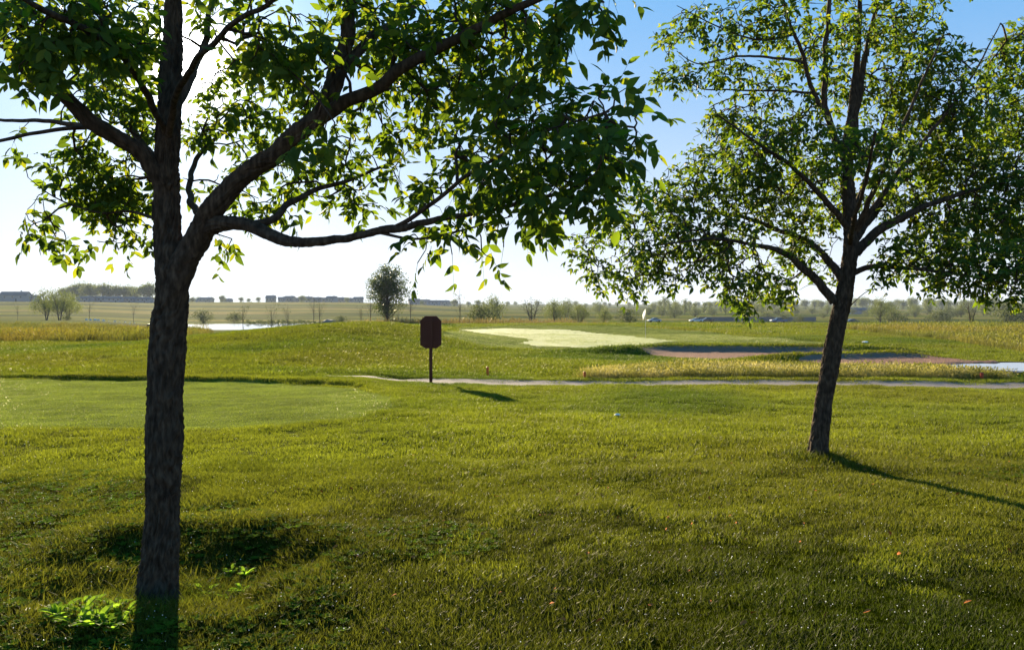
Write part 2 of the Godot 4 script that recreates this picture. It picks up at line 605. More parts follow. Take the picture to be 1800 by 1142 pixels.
func grow_grass() -> void:
	var r := RandomNumberGenerator.new()
	r.seed = 77
	# mesh per kind: near, middle, far
	var short0 := tuft(64, 0.085, 0.020, 0.052, 0.0036, 0.85, 0.07, 1)
	var short1 := tuft(60, 0.10, 0.025, 0.055, 0.0046, 0.6, 0.07, 2)
	var mid0 := tuft(56, 0.13, 0.030, 0.062, 0.0070, 0.55, 0.07, 3)
	var tee0 := tuft(70, 0.13, 0.016, 0.034, 0.006, 0.7, 0.04, 4)
	var far0 := tuft(44, 0.30, 0.05, 0.10, 0.018, 0.8, 0.06, 5)
	var far1 := tuft(80, 0.34, 0.012, 0.028, 0.016, 0.7, 0.03, 6)
	var vast0 := tuft(46, 0.65, 0.06, 0.11, 0.045, 0.8, 0.05, 8)
	var straw0 := tuft(34, 0.20, 0.10, 0.27, 0.009, 0.6, 0.25, 9, 0.6)
	var tall0 := tuft(40, 0.50, 0.28, 0.6, 0.028, 0.35, 0.2, 10, 0.25)
	var bins := {}
	for k in ["short0", "short1", "mid0", "tee0", "far0", "far1", "vast0", "straw0", "tall0"]:
		bins[k] = []
	var bands := [[1.2, 9.0, 0.075], [9.0, 24.0, 0.13], [24.0, 62.0, 0.29], [62.0, 130.0, 0.62]]
	for band in bands:
		var d: float = band[0]
		var st: float = band[2]
		while d < band[1]:
			var half := 0.68 * d + 1.1
			var x := -half
			while x < half:
				var gx := x + r.randf_range(-0.5, 0.5) * st
				var gd := d + r.randf_range(-0.5, 0.5) * st
				x += st
				var z := zone(gx, gd)
				if z == "path" or z == "sand" or z == "water" or z == "straw" or z == "meadow" or z == "prairie" or z == "scrub":
					continue
				var size := r.randf_range(0.8, 1.2) * (1.0 + 0.35 * patches.get_noise_2d(gx * 9.0 + 40.0, gd * 9.0) + 0.75 * patches.get_noise_2d(gx * 120.0, gd * 120.0 + 60.0))
				var key := "short0"
				var short_cut := z == "tee" or z == "green" or z == "collar"
				if d < 9.0:
					var sh := shaggy(gx, gd)
					key = "short0" if r.randf() < sh else "short1"
					if r.randf() < 0.12 * sh:
						continue
					var near := Vector2(gx, gd).distance_to(TREE_A)
					if near < 0.9:
						size *= 1.0 + 1.3 * (1.0 - near / 0.9)
					near = Vector2(gx, gd).distance_to(TREE_B)
					if near < 0.3:
						size *= 1.6
				elif d < 24.0:
					key = "tee0" if short_cut else "mid0"
					if Vector2(gx, gd).distance_to(TREE_B) < 0.3:
						size *= 1.6
					if z == "rough" and gd > path_d(gx) and gx > -8.0:
						size *= 1.15
				elif d < 62.0:
					key = "far1" if short_cut else "far0"
				else:
					key = "far1" if short_cut else "vast0"
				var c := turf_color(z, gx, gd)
				var k := r.randf_range(0.8, 1.2)
				var up := normal_at(gx, gd) if d < 62.0 else Vector3.UP
				var bs := Basis(Quaternion(Vector3.UP, up)) * Basis(Vector3.UP, r.randf() * TAU)
				bins[key].append([Transform3D(bs.scaled(Vector3.ONE * size), Vector3(gx, elev(gx, gd), -gd)), Color(c.r * k, c.g * k, c.b * k)])
			d += st
	# tall kinds
	for a in [["straw", "straw0", 0.14], ["meadow", "tall0", 0.62], ["prairie", "tall0", 0.42], ["scrub", "tall0", 0.9]]:
		var p: Array = poly[a[0]]
		var d: float = p[1].y
		while d < p[2].y:
			var x: float = maxf(p[1].x, -0.75 * d - 2.0)
			while x < minf(p[2].x, 0.75 * d + 2.0):
				var gx: float = x + r.randf_range(-0.5, 0.5) * a[2]
				var gd: float = d + r.randf_range(-0.5, 0.5) * a[2]
				x += a[2]
				if zone(gx, gd) != a[0] or absf(gx) > 0.7 * gd + 2.0:
					continue
				var c := turf_color(a[0], gx, gd)
				var k := r.randf_range(0.75, 1.25)
				var size := r.randf_range(0.6, 1.15) * (0.65 if a[0] == "prairie" else 1.0) * (1.0 + 0.4 * patches.get_noise_2d(gx * 14.0, gd * 14.0))
				bins[a[1]].append([Transform3D(Basis(Vector3.UP, r.randf() * TAU).scaled(Vector3.ONE * size), Vector3(gx, elev(gx, gd), -gd)), Color(c.r * k, c.g * k, c.b * k)])
			d += a[2]
	scatter("lawn_grass", "long blades of lawn grass round the two trees", "grass", short0, bins.short0, M.turf)
	scatter("lawn_grass", "fine blades of lawn grass round the two trees", "grass", short1, bins.short1, M.turf)
	scatter("lawn_grass", "mown grass between the trees and the path", "grass", mid0, bins.mid0, M.turf)
	scatter("tee_grass", "closely cut grass of the tee", "grass", tee0, bins.tee0, M.dewy_turf)
	scatter("rough_grass", "mown grass on the rise before the green", "grass", far0, bins.far0, M.turf)
	scatter("green_grass", "very short grass of the putting green and its collar", "grass", far1, bins.far1, M.dewy_turf)
	scatter("rough_grass", "mown grass on the slopes beyond the green", "grass", vast0, bins.vast0, M.turf)
	scatter("straw_grass", "band of pale seeding grass along the path", "grass", straw0, bins.straw0, M.turf)
	scatter("meadow_grass", "tall golden brown meadow grass", "grass", tall0, bins.tall0, M.turf)
	print("grass ", bins.keys().map(func(q): return [q, bins[q].size()]))

# ---------------------------------------------------------------- leaves and trees
func leaflet(length: float, width: float, curl: float) -> ArrayMesh:
	var b := Bag.new()
	var ts := [0.0, 0.22, 0.5, 0.78, 1.0]
	var ws := [0.06, 0.78, 1.0, 0.55, 0.0]
	for k in 5:
		var t: float = ts[k]
		var w: float = ws[k] * width * 0.5
		var y := t * length
		var z := -curl * length * t * t
		b.v.append(Vector3(-w, y, z + w * 0.35))
		b.v.append(Vector3(0, y, z))
		b.v.append(Vector3(w, y, z + w * 0.35))
	for k in 4:
		var a := k * 3
		b.i.append_array([a, a + 3, a + 4, a, a + 4, a + 1, a + 1, a + 4, a + 5, a + 1, a + 5, a + 2])
	return b.mesh(true)

class Skeleton:
	var pos := PackedVector3Array()
	var dir := PackedVector3Array()
	var up := PackedInt32Array()
	var burden := PackedFloat32Array()
	var run := PackedFloat32Array()
	var cells := {}
	func add(p: Vector3, t: Vector3, parent: int, length: float) -> int:
		var n := pos.size()
		pos.append(p)
		dir.append(t)
		up.append(parent)
		burden.append(0.0)
		run.append(length)
		var k := Vector3i((p / 0.3).floor())
		if not cells.has(k):
			cells[k] = PackedInt32Array()
		cells[k].append(n)
		return n
	func nearest(p: Vector3) -> int:
		var k := Vector3i((p / 0.3).floor())
		var best := -1
		var least := 1e9
		for reach in [1, 2, 4]:
			for i in range(-reach, reach + 1):
				for j in range(-reach, reach + 1):
					for l in range(-reach, reach + 1):
						var c := k + Vector3i(i, j, l)
						if cells.has(c):
							for n in cells[c]:
								var s: float = pos[n].distance_to(p) + 0.10 * run[n]
								if s < least:
									least = s
									best = n
			if best >= 0:
				return best
		for n in pos.size():
			var s := pos[n].distance_to(p) + 0.10 * run[n]
			if s < least:
				least = s
				best = n
		return best

# spec: depth, trunk and limbs as [px, py, depth offset, radius], clusters as [px, py, radius px, depth offset]
func ash_tree(called: String, label: String, spec: Dictionary) -> void:
	var r := RandomNumberGenerator.new()
	r.seed = spec.seed
	var D: float = spec.depth
	var root := thing(called, label, "tree", on_ground(900.0 + spec.foot.x / spec.foot.y * FOCAL, spec.foot.y))
	var inv := -root.position
	var sk := Skeleton.new()
	var first := true
	for limb in spec.limbs:
		var pts := PackedVector3Array()
		var rad := PackedFloat32Array()
		for q in limb:
			pts.append(P(q[0], q[1], D + q[2]))
			rad.append(q[3])
		if first:
			pts[0].y = root.position.y - 0.08
		var line := smooth_line(pts, rad, 0.012 if first else 0.02)
		var lp: PackedVector3Array = line[0]
		var lr: PackedFloat32Array = line[1]
		if not first:
			for k in lp.size():
				var wob := minf(1.0, k * 0.02 / 0.2) * clampf(lr[k] / 0.02, 0.15, 1.0)
				lp[k] += Vector3(bark_noise.get_noise_3d(lp[k].x * 60, lp[k].y * 60, lp[k].z * 60), bark_noise.get_noise_3d(lp[k].y * 60 + 50, lp[k].x * 60, 7.0), bark_noise.get_noise_3d(9.0, lp[k].x * 60, lp[k].z * 60 + 20)) * 0.018 * wob
		var run := 0.0
		for k in lp.size():
			if k > 0:
				run += lp[k].distance_to(lp[k - 1])
			if k % 3 == 0 and lr[k] < 0.085 and lp[k].y > root.position.y + spec.clear:
				sk.add(lp[k], (lp[mini(k + 1, lp.size() - 1)] - lp[maxi(k - 1, 0)]).normalized(), -1, run * 0.3)
		for k in lp.size():
			lp[k] += inv
		var b := Bag.new()
		var big := lr[0] > 0.04
		tube(b, lp, lr, (112 if first else (48 if big else 12)), spec.bark * (1.0 if first else 0.7) if big else 0.0, first)
		part("trunk" if first else "branch", b.mesh(true), M.bark, root)
		first = false
	# sprays
	var ends := []
	for c in spec.clusters:
		var centre := P(c[0], c[1], D + c[3])
		var rr: float = c[2] * (D + c[3]) / FOCAL
		var n := maxi(1, int(spec.per * c[2] * c[2] / 2500.0 * (c[4] if c.size() > 4 else 1.0)))
		for k in n:
			var v := Vector3(r.randfn(), r.randfn(), r.randfn()).normalized() * pow(r.randf(), 0.45) * rr
			ends.append(centre + Vector3(v.x, v.y, v.z * 1.35))
	var scored := []
	for e in ends:
		scored.append([sk.pos[sk.nearest(e)].distance_to(e), e])
	scored.sort_custom(func(a, b): return a[0] < b[0])
	var twigs := []
	var leaves := []
	var stems := Bag.new()
	var hang: float = spec.hang
	for se in scored:
		var e: Vector3 = se[1]
		var n := sk.nearest(e)
		var p0 := sk.pos[n]
		var len := p0.distance_to(e)
		if len < 0.04:
			continue
		var d0 := (sk.dir[n] * 0.6 + (e - p0).normalized()).normalized()
		var mid := p0 + d0 * len * 0.5 + Vector3(r.randf_range(-1, 1), r.randf_range(-0.6, 1), r.randf_range(-1, 1)) * len * 0.10
		var steps := clampi(int(len / 0.07), 2, 7)
		var last := n
		for k in range(1, steps + 1):
			var t := float(k) / steps
			var q := p0.lerp(mid, t).lerp(mid.lerp(e, t), t)
			var tan_ := (mid.lerp(e, t) - p0.lerp(mid, t)).normalized()
			last = sk.add(q, tan_, last, sk.run[n] + len * t)
		var up := last
		while up >= 0:
			sk.burden[up] += 1.0
			up = sk.up[up]
		twigs.append(last)
		# compound leaves on the last stretch
		var tdir := sk.dir[last]
		for k in r.randi_range(spec.compound[0], spec.compound[1]):
			var back := r.randf() * minf(len, 0.16) if k > 0 else 0.0
			var at := e - tdir * back
			var side := Vector3(r.randfn(), r.randfn() * 0.6, r.randfn()).normalized()
			var rdir := (tdir * 0.8 + side * (0.9 if k > 0 else 0.25) + Vector3(0, -hang, 0)).normalized()
			var rl: float = spec.leaf * r.randf_range(1.3, 2.0)
			var nrm := (Vector3(0, 1, 0) + Vector3(r.randfn(), r.randfn(), r.randfn()) * 0.45)
			nrm = (nrm - rdir * nrm.dot(rdir)).normalized()
			var across := rdir.cross(nrm).normalized()
			var tip := at + rdir * rl + Vector3(0, -0.1 * rl, 0)
			var sw := Vector3(0.0011, 0, 0) if absf(rdir.x) < 0.7 else Vector3(0, 0, 0.0011)
			stems.quad(at + inv - sw, tip + inv - sw * 0.5, tip + inv + sw * 0.5, at + inv + sw)
			var pairs := r.randi_range(2, 3)
			for j in pairs * 2 + 1:
				if r.randf() < 0.12:
					continue
				var t := 1.0
				var ldir := rdir + Vector3(0, -0.25, 0) * hang
				if j < pairs * 2:
					t = (0.35 + 0.6 * float(j / 2) / maxf(pairs - 1, 1)) * r.randf_range(0.94, 1.0)
					ldir = rdir * 0.55 + across * (1.0 if j % 2 == 0 else -1.0) * 0.85 + Vector3(0, -0.35 * hang, 0)
				ldir += Vector3(r.randfn(), r.randfn(), r.randfn()) * 0.22
				ldir = ldir.normalized()
				var ln := nrm + Vector3(r.randfn(), r.randfn(), r.randfn()) * 0.4
				ln = (ln - ldir * ln.dot(ldir)).normalized()
				var sz := r.randf_range(0.55, 1.2)
				leaves.append(Transform3D(Basis(ldir.cross(ln) * sz, ldir * sz, ln * sz), at.lerp(tip, t) + inv))
	# twig tubes: one chain per node with its parent
	var tb := Bag.new()
	for n in sk.pos.size():
		var u := sk.up[n]
		if u < 0:
			continue
		var ra := 0.0016 + 0.00105 * pow(sk.burden[n], 0.62)
		var rb := 0.0016 + 0.00105 * pow(maxf(sk.burden[u], sk.burden[n]), 0.62) if sk.up[u] >= 0 else ra * 1.15
		tube(tb, PackedVector3Array([sk.pos[u] + inv, sk.pos[n] + inv]), PackedFloat32Array([minf(rb, 0.009), minf(ra, 0.009)]), 4)
	var tw := part("twigs", tb.mesh(true), M.twig, root)
	tw.set_meta("kind", "stuff")
	var sm := part("leaf_stems", stems.mesh(false), M.leaf1, root)
	sm.set_meta("kind", "stuff")
	# leaves: those that show largest are parts of their own
	var meshes := [leaflet(spec.leaf, spec.leaf * 0.44, 0.12), leaflet(spec.leaf, spec.leaf * 0.5, 0.4), leaflet(spec.leaf * 0.9, spec.leaf * 0.4, 0.02)]
	var gap := to_pixel(Vector3(0, EYE, 0) + sun_dir * 100.0)
	var kept := []
	for t in leaves:
		var w: Vector3 = t.origin + root.position
		var px := to_pixel(w)
		if px.distance_to(gap) < 58.0 and r.randf() < 0.93:
			continue
		var show := 1e6 + px.length()
		if px.x > 5 and px.x < 1795 and px.y > 5 and px.y < 1100:
			show = -w.z / t.basis.y.length()
		kept.append([show, t])
	kept.sort_custom(func(a, b): return a[0] < b[0])
	var groups := [[], [], []]
	for k in kept.size():
		var kind := [0, 1, 2, 0, 1][r.randi() % 5] as int
		if k < 300:
			var o := part("leaf", meshes[kind], M["leaf%d" % kind], root)
			o.transform = kept[k][1]
		else:
			groups[kind].append(kept[k][1])
	for kind in 3:
		var mm := MultiMesh.new()
		mm.transform_format = MultiMesh.TRANSFORM_3D
		mm.mesh = meshes[kind]
		mm.instance_count = groups[kind].size()
		for k in groups[kind].size():
			mm.set_instance_transform(k, groups[kind][k])
		var o := MultiMeshInstance3D.new()
		o.name = "foliage"
		o.multimesh = mm
		o.material_override = M["leaf%d" % kind]
		root.add_child(o, true)
		o.set_meta("kind", "stuff")
	print(called, " leaves ", kept.size(), " sprays ", ends.size())

# a background tree: trunk with limbs to clumps of leaf faces
func far_tree(called: String, label: String, group: String, o: Dictionary) -> Node3D:
	var r := RandomNumberGenerator.new()
	r.seed = o.seed
	var root := thing(called, label, o.get("category", "tree"), Vector3.ZERO, 0.0, group)
	var h: float = o.h
	var w: float = o.w
	var base: float = o.base * h
	var wood := Bag.new()
	var crown := Bag.new()
	var stems: int = o.get("stems", 1)
	var tops := []
	for s in stems:
		var a := TAU * s / stems + r.randf()
		var lean := Vector3(cos(a), 0, sin(a)) * (0.0 if stems == 1 else w * 0.22)
		var foot := Vector3(cos(a), 0, sin(a)) * (0.0 if stems == 1 else 0.02 * h)
		var top := lean + Vector3(r.randf_range(-0.04, 0.04) * h, h * 0.9, r.randf_range(-0.04, 0.04) * h)
		var pts := PackedVector3Array([foot + Vector3(0, -0.1, 0), foot.lerp(top, 0.3) + Vector3(r.randf_range(-0.01, 0.01) * h, 0, 0), foot.lerp(top, 0.6) + Vector3(r.randf_range(-0.02, 0.02) * h, 0, 0), top])
		var tr: float = o.get("trunk", 0.022) * h
		tube(wood, pts, PackedFloat32Array([tr, tr * 0.8, tr * 0.5, tr * 0.12]), 7)
		tops.append([pts, tr])
	var leaf: float = o.leaf
	for k in o.clumps:
		var v := Vector3(r.randfn(), r.randfn(), r.randfn()).normalized() * pow(r.randf(), 0.4)
		var cy := base + (h - base) * 0.5
		var taper: float = 1.0 - o.get("taper", 0.25) * v.y
		var c := Vector3(v.x * w * 0.5 * taper, cy + v.y * (h - base) * 0.5, v.z * w * 0.5 * taper)
		var st: Array = tops[r.randi() % tops.size()]
		var sp: PackedVector3Array = st[0]
		var from_t := clampf((c.y - 0.25 * h * r.randf_range(0.6, 1.4)) / h, 0.12, 0.85)
		var from := sp[0].lerp(sp[3], from_t)
		var mid := from.lerp(c, 0.5) + Vector3(0, -0.03 * h, 0)
		var br: float = st[1] * 0.32 * (1.0 - from_t * 0.6)
		tube(wood, PackedVector3Array([from, mid, c]), PackedFloat32Array([br, br * 0.6, br * 0.2]), 4)
		if o.get("twiggy", 0) > 0:
			for j in o.twiggy:
				var e := c + Vector3(r.randfn(), r.randfn() * 0.7 + 0.5, r.randfn()) * 0.10 * w
				tube(wood, PackedVector3Array([mid.lerp(c, r.randf()), e]), PackedFloat32Array([br * 0.25, br * 0.08]), 3)
		var cr: float = o.get("clump", 0.16) * w * r.randf_range(0.7, 1.3)
		for j in o.leaves:
			var q := Vector3(r.randfn(), r.randfn() * 0.75, r.randfn()) * cr * 0.5
			var p := c + q
			var droop: float = o.get("droop", 0.0)
			p.y -= droop * r.randf() * cr
			var ax := Vector3(r.randfn(), r.randfn(), r.randfn()).normalized()
			var bx := ax.cross(Vector3(r.randfn(), r.randfn(), r.randfn())).normalized()
			if droop > 0.0:
				ax = (ax * 0.4 + Vector3.DOWN).normalized()
			var l := leaf * r.randf_range(0.6, 1.3)
			crown.quad(p - ax * l, p + bx * l * 0.45, p + ax * l, p - bx * l * 0.45)
	part("trunk", wood.mesh(true), M.far_bark, root)
	if crown.v.size() > 0:
		var cr_ := part("crown", crown.mesh(false), M[o.mat], root)
		cr_.set_meta("kind", "stuff")
	return root

# ---------------------------------------------------------------- built things
func gable_house(called: String, label: String, group: String, at: Vector3, turn: float, s: Vector3, wall: String) -> Node3D:
	var root := thing(called, label, "house", at, turn, group)
	var b := Bag.new()
	b.box(Vector3(-s.x / 2, -0.5, -s.z / 2), Vector3(s.x / 2, s.y * 0.66, s.z / 2))
	b.tri(Vector3(-s.x / 2, s.y * 0.66, s.z / 2), Vector3(-s.x / 2, s.y * 0.97, 0), Vector3(-s.x / 2, s.y * 0.66, -s.z / 2))
	b.tri(Vector3(s.x / 2, s.y * 0.66, -s.z / 2), Vector3(s.x / 2, s.y * 0.97, 0), Vector3(s.x / 2, s.y * 0.66, s.z / 2))
	part("wall", b.mesh(false), M[wall], root)
	b = Bag.new()
	var ox := s.x / 2 + 0.4
	var oz := s.z / 2 + 0.5
	var lo := s.y * 0.63
	for k in [1, -1]:
		b.quad(Vector3(-ox, lo, oz * k), Vector3(-ox, s.y, 0), Vector3(ox, s.y, 0), Vector3(ox, lo, oz * k))
		b.quad(Vector3(-ox, lo - 0.2, oz * k), Vector3(ox, lo - 0.2, oz * k), Vector3(ox, s.y - 0.2, 0), Vector3(-ox, s.y - 0.2, 0))
		b.quad(Vector3(-ox, lo - 0.2, oz * k), Vector3(-ox, lo, oz * k), Vector3(ox, lo, oz * k), Vector3(ox, lo - 0.2, oz * k))
	for k in [1, -1]:
		for q in [1, -1]:
			b.quad(Vector3(ox * k, lo - 0.2, oz * q), Vector3(ox * k, lo, oz * q), Vector3(ox * k, s.y, 0), Vector3(ox * k, s.y - 0.2, 0))
	var roof := part("roof", b.mesh(false), M.house_roof, root)
	b = Bag.new()
	b.box(Vector3(s.x * 0.2, s.y * 0.8, -0.4), Vector3(s.x * 0.2 + 0.8, s.y * 1.12, 0.4))
	part("chimney", b.mesh(false), M[wall], roof)
	for k in 3:
		var wx := (k - 1) * s.x * 0.3
		b = Bag.new()
		b.box(Vector3(wx - 0.6, s.y * 0.36, s.z / 2 - 0.05), Vector3(wx + 0.6, s.y * 0.56, s.z / 2 + 0.05))
		part("window", b.mesh(false), M.glass, root)
	b = Bag.new()
	b.box(Vector3(s.x * 0.1, 0, s.z / 2 - 0.05), Vector3(s.x * 0.1 + 1.0, s.y * 0.3, s.z / 2 + 0.06))
	part("door", b.mesh(false), M.dark_box, root)
	return root

func car(called: String, label: String, at: Vector3, turn: float, paint: String, pickup: bool) -> void:
	var root := thing(called, label, "truck" if pickup else "car", at, turn, "vehicles on the far road")
	# side profile as [x, y], front at -x
	var low := [[-2.25, 0.35], [-2.3, 0.6], [-2.15, 0.78], [-1.2, 0.92], [-0.9, 0.95], [2.0, 0.95], [2.25, 0.88], [2.3, 0.5], [2.2, 0.32]]
	var cab := [[-1.05, 0.94], [-0.35, 1.40], [0.1, 1.46], [0.75, 1.44], [1.75, 0.95]]
	if pickup:
		low = [[-2.6, 0.45], [-2.65, 0.8], [-2.5, 1.02], [-1.3, 1.1], [-1.0, 1.12], [2.6, 1.1], [2.65, 0.6], [2.5, 0.42]]
		cab = [[-1.15, 1.11], [-0.55, 1.66], [0.0, 1.74], [0.75, 1.72], [0.95, 1.11]]
	for which in 2:
		var prof: Array = low if which == 0 else cab
		var b := Bag.new()
		var wide := [0.88, 0.88] if which == 0 else [0.82, 0.64]
		var top := 0.0
		for q in prof:
			top = maxf(top, q[1])
		var ring := []
		for s in [-1, 1]:
			var row := []
			for q in prof:
				var t: float = clampf((q[1] - 0.95) / 0.5, 0, 1)
				row.append(Vector3(q[0], q[1], s * lerpf(wide[0], wide[1], t)))
			ring.append(row)
		for k in prof.size():
			var n := (k + 1) % prof.size()
			b.quad(ring[0][k], ring[1][k], ring[1][n], ring[0][n])
		for k in range(1, prof.size() - 1):
			b.tri(ring[0][0], ring[0][k], ring[0][k + 1])
			b.tri(ring[1][0], ring[1][k + 1], ring[1][k])
		part("body" if which == 0 else "cabin", b.mesh(false), M[paint] if which == 0 else M.glass, root)
	var rf := Bag.new()
	var rx0: float = cab[1][0]
	var rx1: float = cab[3][0]
	rf.box(Vector3(rx0 + 0.1, cab[2][1] - 0.03, -0.63), Vector3(rx1 - 0.05, cab[2][1] + 0.04, 0.63))
	part("roof", rf.mesh(false), M[paint], root)
	for sx in [-1.4, 1.4]:
		for sz in [-0.8, 0.8]:
			var b := Bag.new()
			tube(b, PackedVector3Array([Vector3(sx, 0.33, sz - 0.1), Vector3(sx, 0.33, sz + 0.1)]), PackedFloat32Array([0.33, 0.33]), 16)
			var wh := part("wheel", b.mesh(true), M.tyre, root)
			b = Bag.new()
			tube(b, PackedVector3Array([Vector3(sx, 0.33, sz - 0.12), Vector3(sx, 0.33, sz + 0.12)]), PackedFloat32Array([0.2, 0.2]), 12)
			part("rim", b.mesh(true), M.metal, wh)
	for sz in [-0.6, 0.6]:
		var b := Bag.new()
		var fx: float = low[1][0]
		b.box(Vector3(fx - 0.03, low[1][1] - 0.02, sz - 0.16), Vector3(fx + 0.12, low[1][1] + 0.14, sz + 0.16))
		part("headlight", b.mesh(false), M.white_paint, root)

func boulder(called: String, label: String, category: String, group: String, at: Vector3, s: Vector3, material: String, seed_: int) -> void:
	var r := FastNoiseLite.new()
	r.seed = seed_
	r.frequency = 0.9
	var b := Bag.new()
	for i in 9:
		for j in 16:
			var a := PI * i / 8.0 - PI / 2
			var e := TAU * j / 16.0
			var p := Vector3(cos(a) * cos(e), sin(a), cos(a) * sin(e))
			b.v.append(p * (1.0 + 0.5 * r.get_noise_3d(p.x, p.y, p.z)) * s)
	for i in 8:
		for j in 16:
			var a := i * 16 + j
			var e := i * 16 + (j + 1) % 16
			b.i.append_array([a, a + 16, e + 16, a, e + 16, e])
	var o := part(called, b.mesh(true), M[material], self)
	o.position = at
	tag(o, label, category, group)

func stake(called: String, label: String, at: Vector3, h: float, paint: String, tilt: float) -> void:
	var root := thing(called, label, "stake", at)
	root.rotation.z = tilt
	var b := Bag.new()
	b.box(Vector3(-0.035, -0.15, -0.035), Vector3(0.035, h * 0.9, 0.035))
	part("post", b.mesh(false), M[paint], root)
	b = Bag.new()
	var a := h * 0.9
	var q := [Vector3(-0.035, a, -0.035), Vector3(0.035, a, -0.035), Vector3(0.035, a, 0.035), Vector3(-0.035, a, 0.035)]
	for k in 4:
		b.tri(q[k], q[(k + 1) % 4], Vector3(0, h, 0))
	part("tip", b.mesh(false), M[paint], root)

func hedge(called: String, label: String, px0: float, px1: float, d: float, h: float, material: String, seed_: int) -> void:
	var r := RandomNumberGenerator.new()
	r.seed = seed_
	var a := on_ground(px0, d)
	var e := on_ground(px1, d)
	var root := thing(called, label, "hedge", (a + e) * 0.5)
	var b := Bag.new()
	var wood := Bag.new()
	var n := int(a.distance_to(e) / (h * 0.5))
	for k in n:
		var x := lerpf(a.x, e.x, (k + r.randf()) / n)
		var z := -d + r.randf_range(-0.4, 0.4) * h
		var y := elev(x, -z)
		var hh := h * r.randf_range(0.6, 1.25)
		tube(wood, PackedVector3Array([Vector3(x, y - 0.05, z) - root.position, Vector3(x, y + hh * 0.7, z) - root.position]), PackedFloat32Array([0.03, 0.01]), 4)
		for j in 70:
			var p := Vector3(x + r.randfn() * h * 0.35, y + hh * pow(r.randf(), 0.7), z + r.randfn() * h * 0.3) - root.position
			var ax := Vector3(r.randfn(), r.randfn(), r.randfn()).normalized()
			var bx := ax.cross(Vector3(r.randfn(), r.randfn(), r.randfn())).normalized()
			var l := h * 0.14 * r.randf_range(0.6, 1.3)
			b.quad(p - ax * l, p + bx * l * 0.5, p + ax * l, p - bx * l * 0.5)
	part("stems", wood.mesh(false), M.far_bark, root).set_meta("kind", "stuff")
	part("foliage", b.mesh(false), M[material], root).set_meta("kind", "stuff")

func sheet(called: String, label: String, cx: float, cd: float, rx: float, rd: float, level: float, material: String) -> void:
	var b := Bag.new()
	b.v.append(Vector3(cx, level, -cd))
	for k in 64:
		var a := TAU * k / 64.0
		b.v.append(Vector3(cx + cos(a) * rx, level, -cd - sin(a) * rd))
	for k in 64:
		b.i.append_array([0, 1 + (k + 1) % 64, 1 + k])
	var o := part(called, b.mesh(true), M[material], self)
	tag(o, label, "water", "", "structure")

func turf_sheet(called: String, label: String, zone_name: String, step: float, material: String) -> void:
	var p: Array = poly[zone_name]
	var b := Bag.new()
	var d: float = p[1].y
	while d < p[2].y:
		var x: float = maxf(p[1].x, -0.9 * d)
		while x < p[2].x:
			if inside(zone_name, x + step * 0.5, d + step * 0.5):
				b.quad(Vector3(x, elev(x, d) + 0.006, -d), Vector3(x, elev(x, d + step) + 0.006, -d - step), Vector3(x + step, elev(x + step, d + step) + 0.006, -d - step), Vector3(x + step, elev(x + step, d) + 0.006, -d))
			x += step
		d += step
	tag(part(called, b.mesh(true), M[material], self), label, "turf", "", "structure")

func build_course() -> void:
	# path
	var b := Bag.new()
	var x := -5.6
	var n := 0
	while x < 34.0:
		var dd := path_d(x)
		for k in 5:
			var t := (-0.84 + 0.42 * k) * ss(-6.2, -1.5, x)
			b.v.append(Vector3(x, elev(x, dd + t) + 0.012, -dd - t))
		x += 0.12
		n += 1
	for k in n - 1:
		for j in 4:
			var a := k * 5 + j
			b.i.append_array([a, a + 1, a + 6, a, a + 6, a + 5])
	tag(part("cart_path", b.mesh(true), M.gravel, self), "narrow grey gravel path crossing the lawn", "path", "", "structure")
	# sand
	var kk := 0
	for q in BUNKERS:
		b = Bag.new()
		var rings := 40
		var seg := 96
		for i in rings + 1:
			for j in seg:
				var a := TAU * j / seg
				var wob: float = 1.0 / (1.0 + 0.13 * sin(3.0 * a + q[0]))
				var rr := 0.955 * float(i) / rings * wob
				var sx: float = q[0] + cos(a) * rr * q[2]
				var sd: float = q[1] + sin(a) * rr * q[3]
				b.v.append(Vector3(sx, elev(sx, sd) + 0.03 + 0.02 * bumps.get_noise_2d(sx * 90.0, sd * 90.0), -sd))
		for i in rings:
			for j in seg:
				var a := i * seg + j
				var e := i * seg + (j + 1) % seg
				b.i.append_array([a, e, e + seg, a, e + seg, a + seg])
		tag(part("sand_bunker", b.mesh(true), M.sand, self), ["pinkish sand bunker beside the putting green", "pinkish sand bunker next to the small pool of water"][kk], "bunker", "", "structure")
		kk += 1
	turf_sheet("putting_green", "pale dewy putting green with the flag", "green", 0.3, "green_sheet")
	sheet("pond", "pale pond beyond the grassy rise", POND[0], POND[1], POND[2] * 1.12, POND[3] * 1.12, POND_LEVEL, "water")
	sheet("pool", "small pool of water at the end of the bunker", POOL[0], POOL[1], POOL[2] * 1.2, POOL[3] * 1.2, POOL_LEVEL, "water")

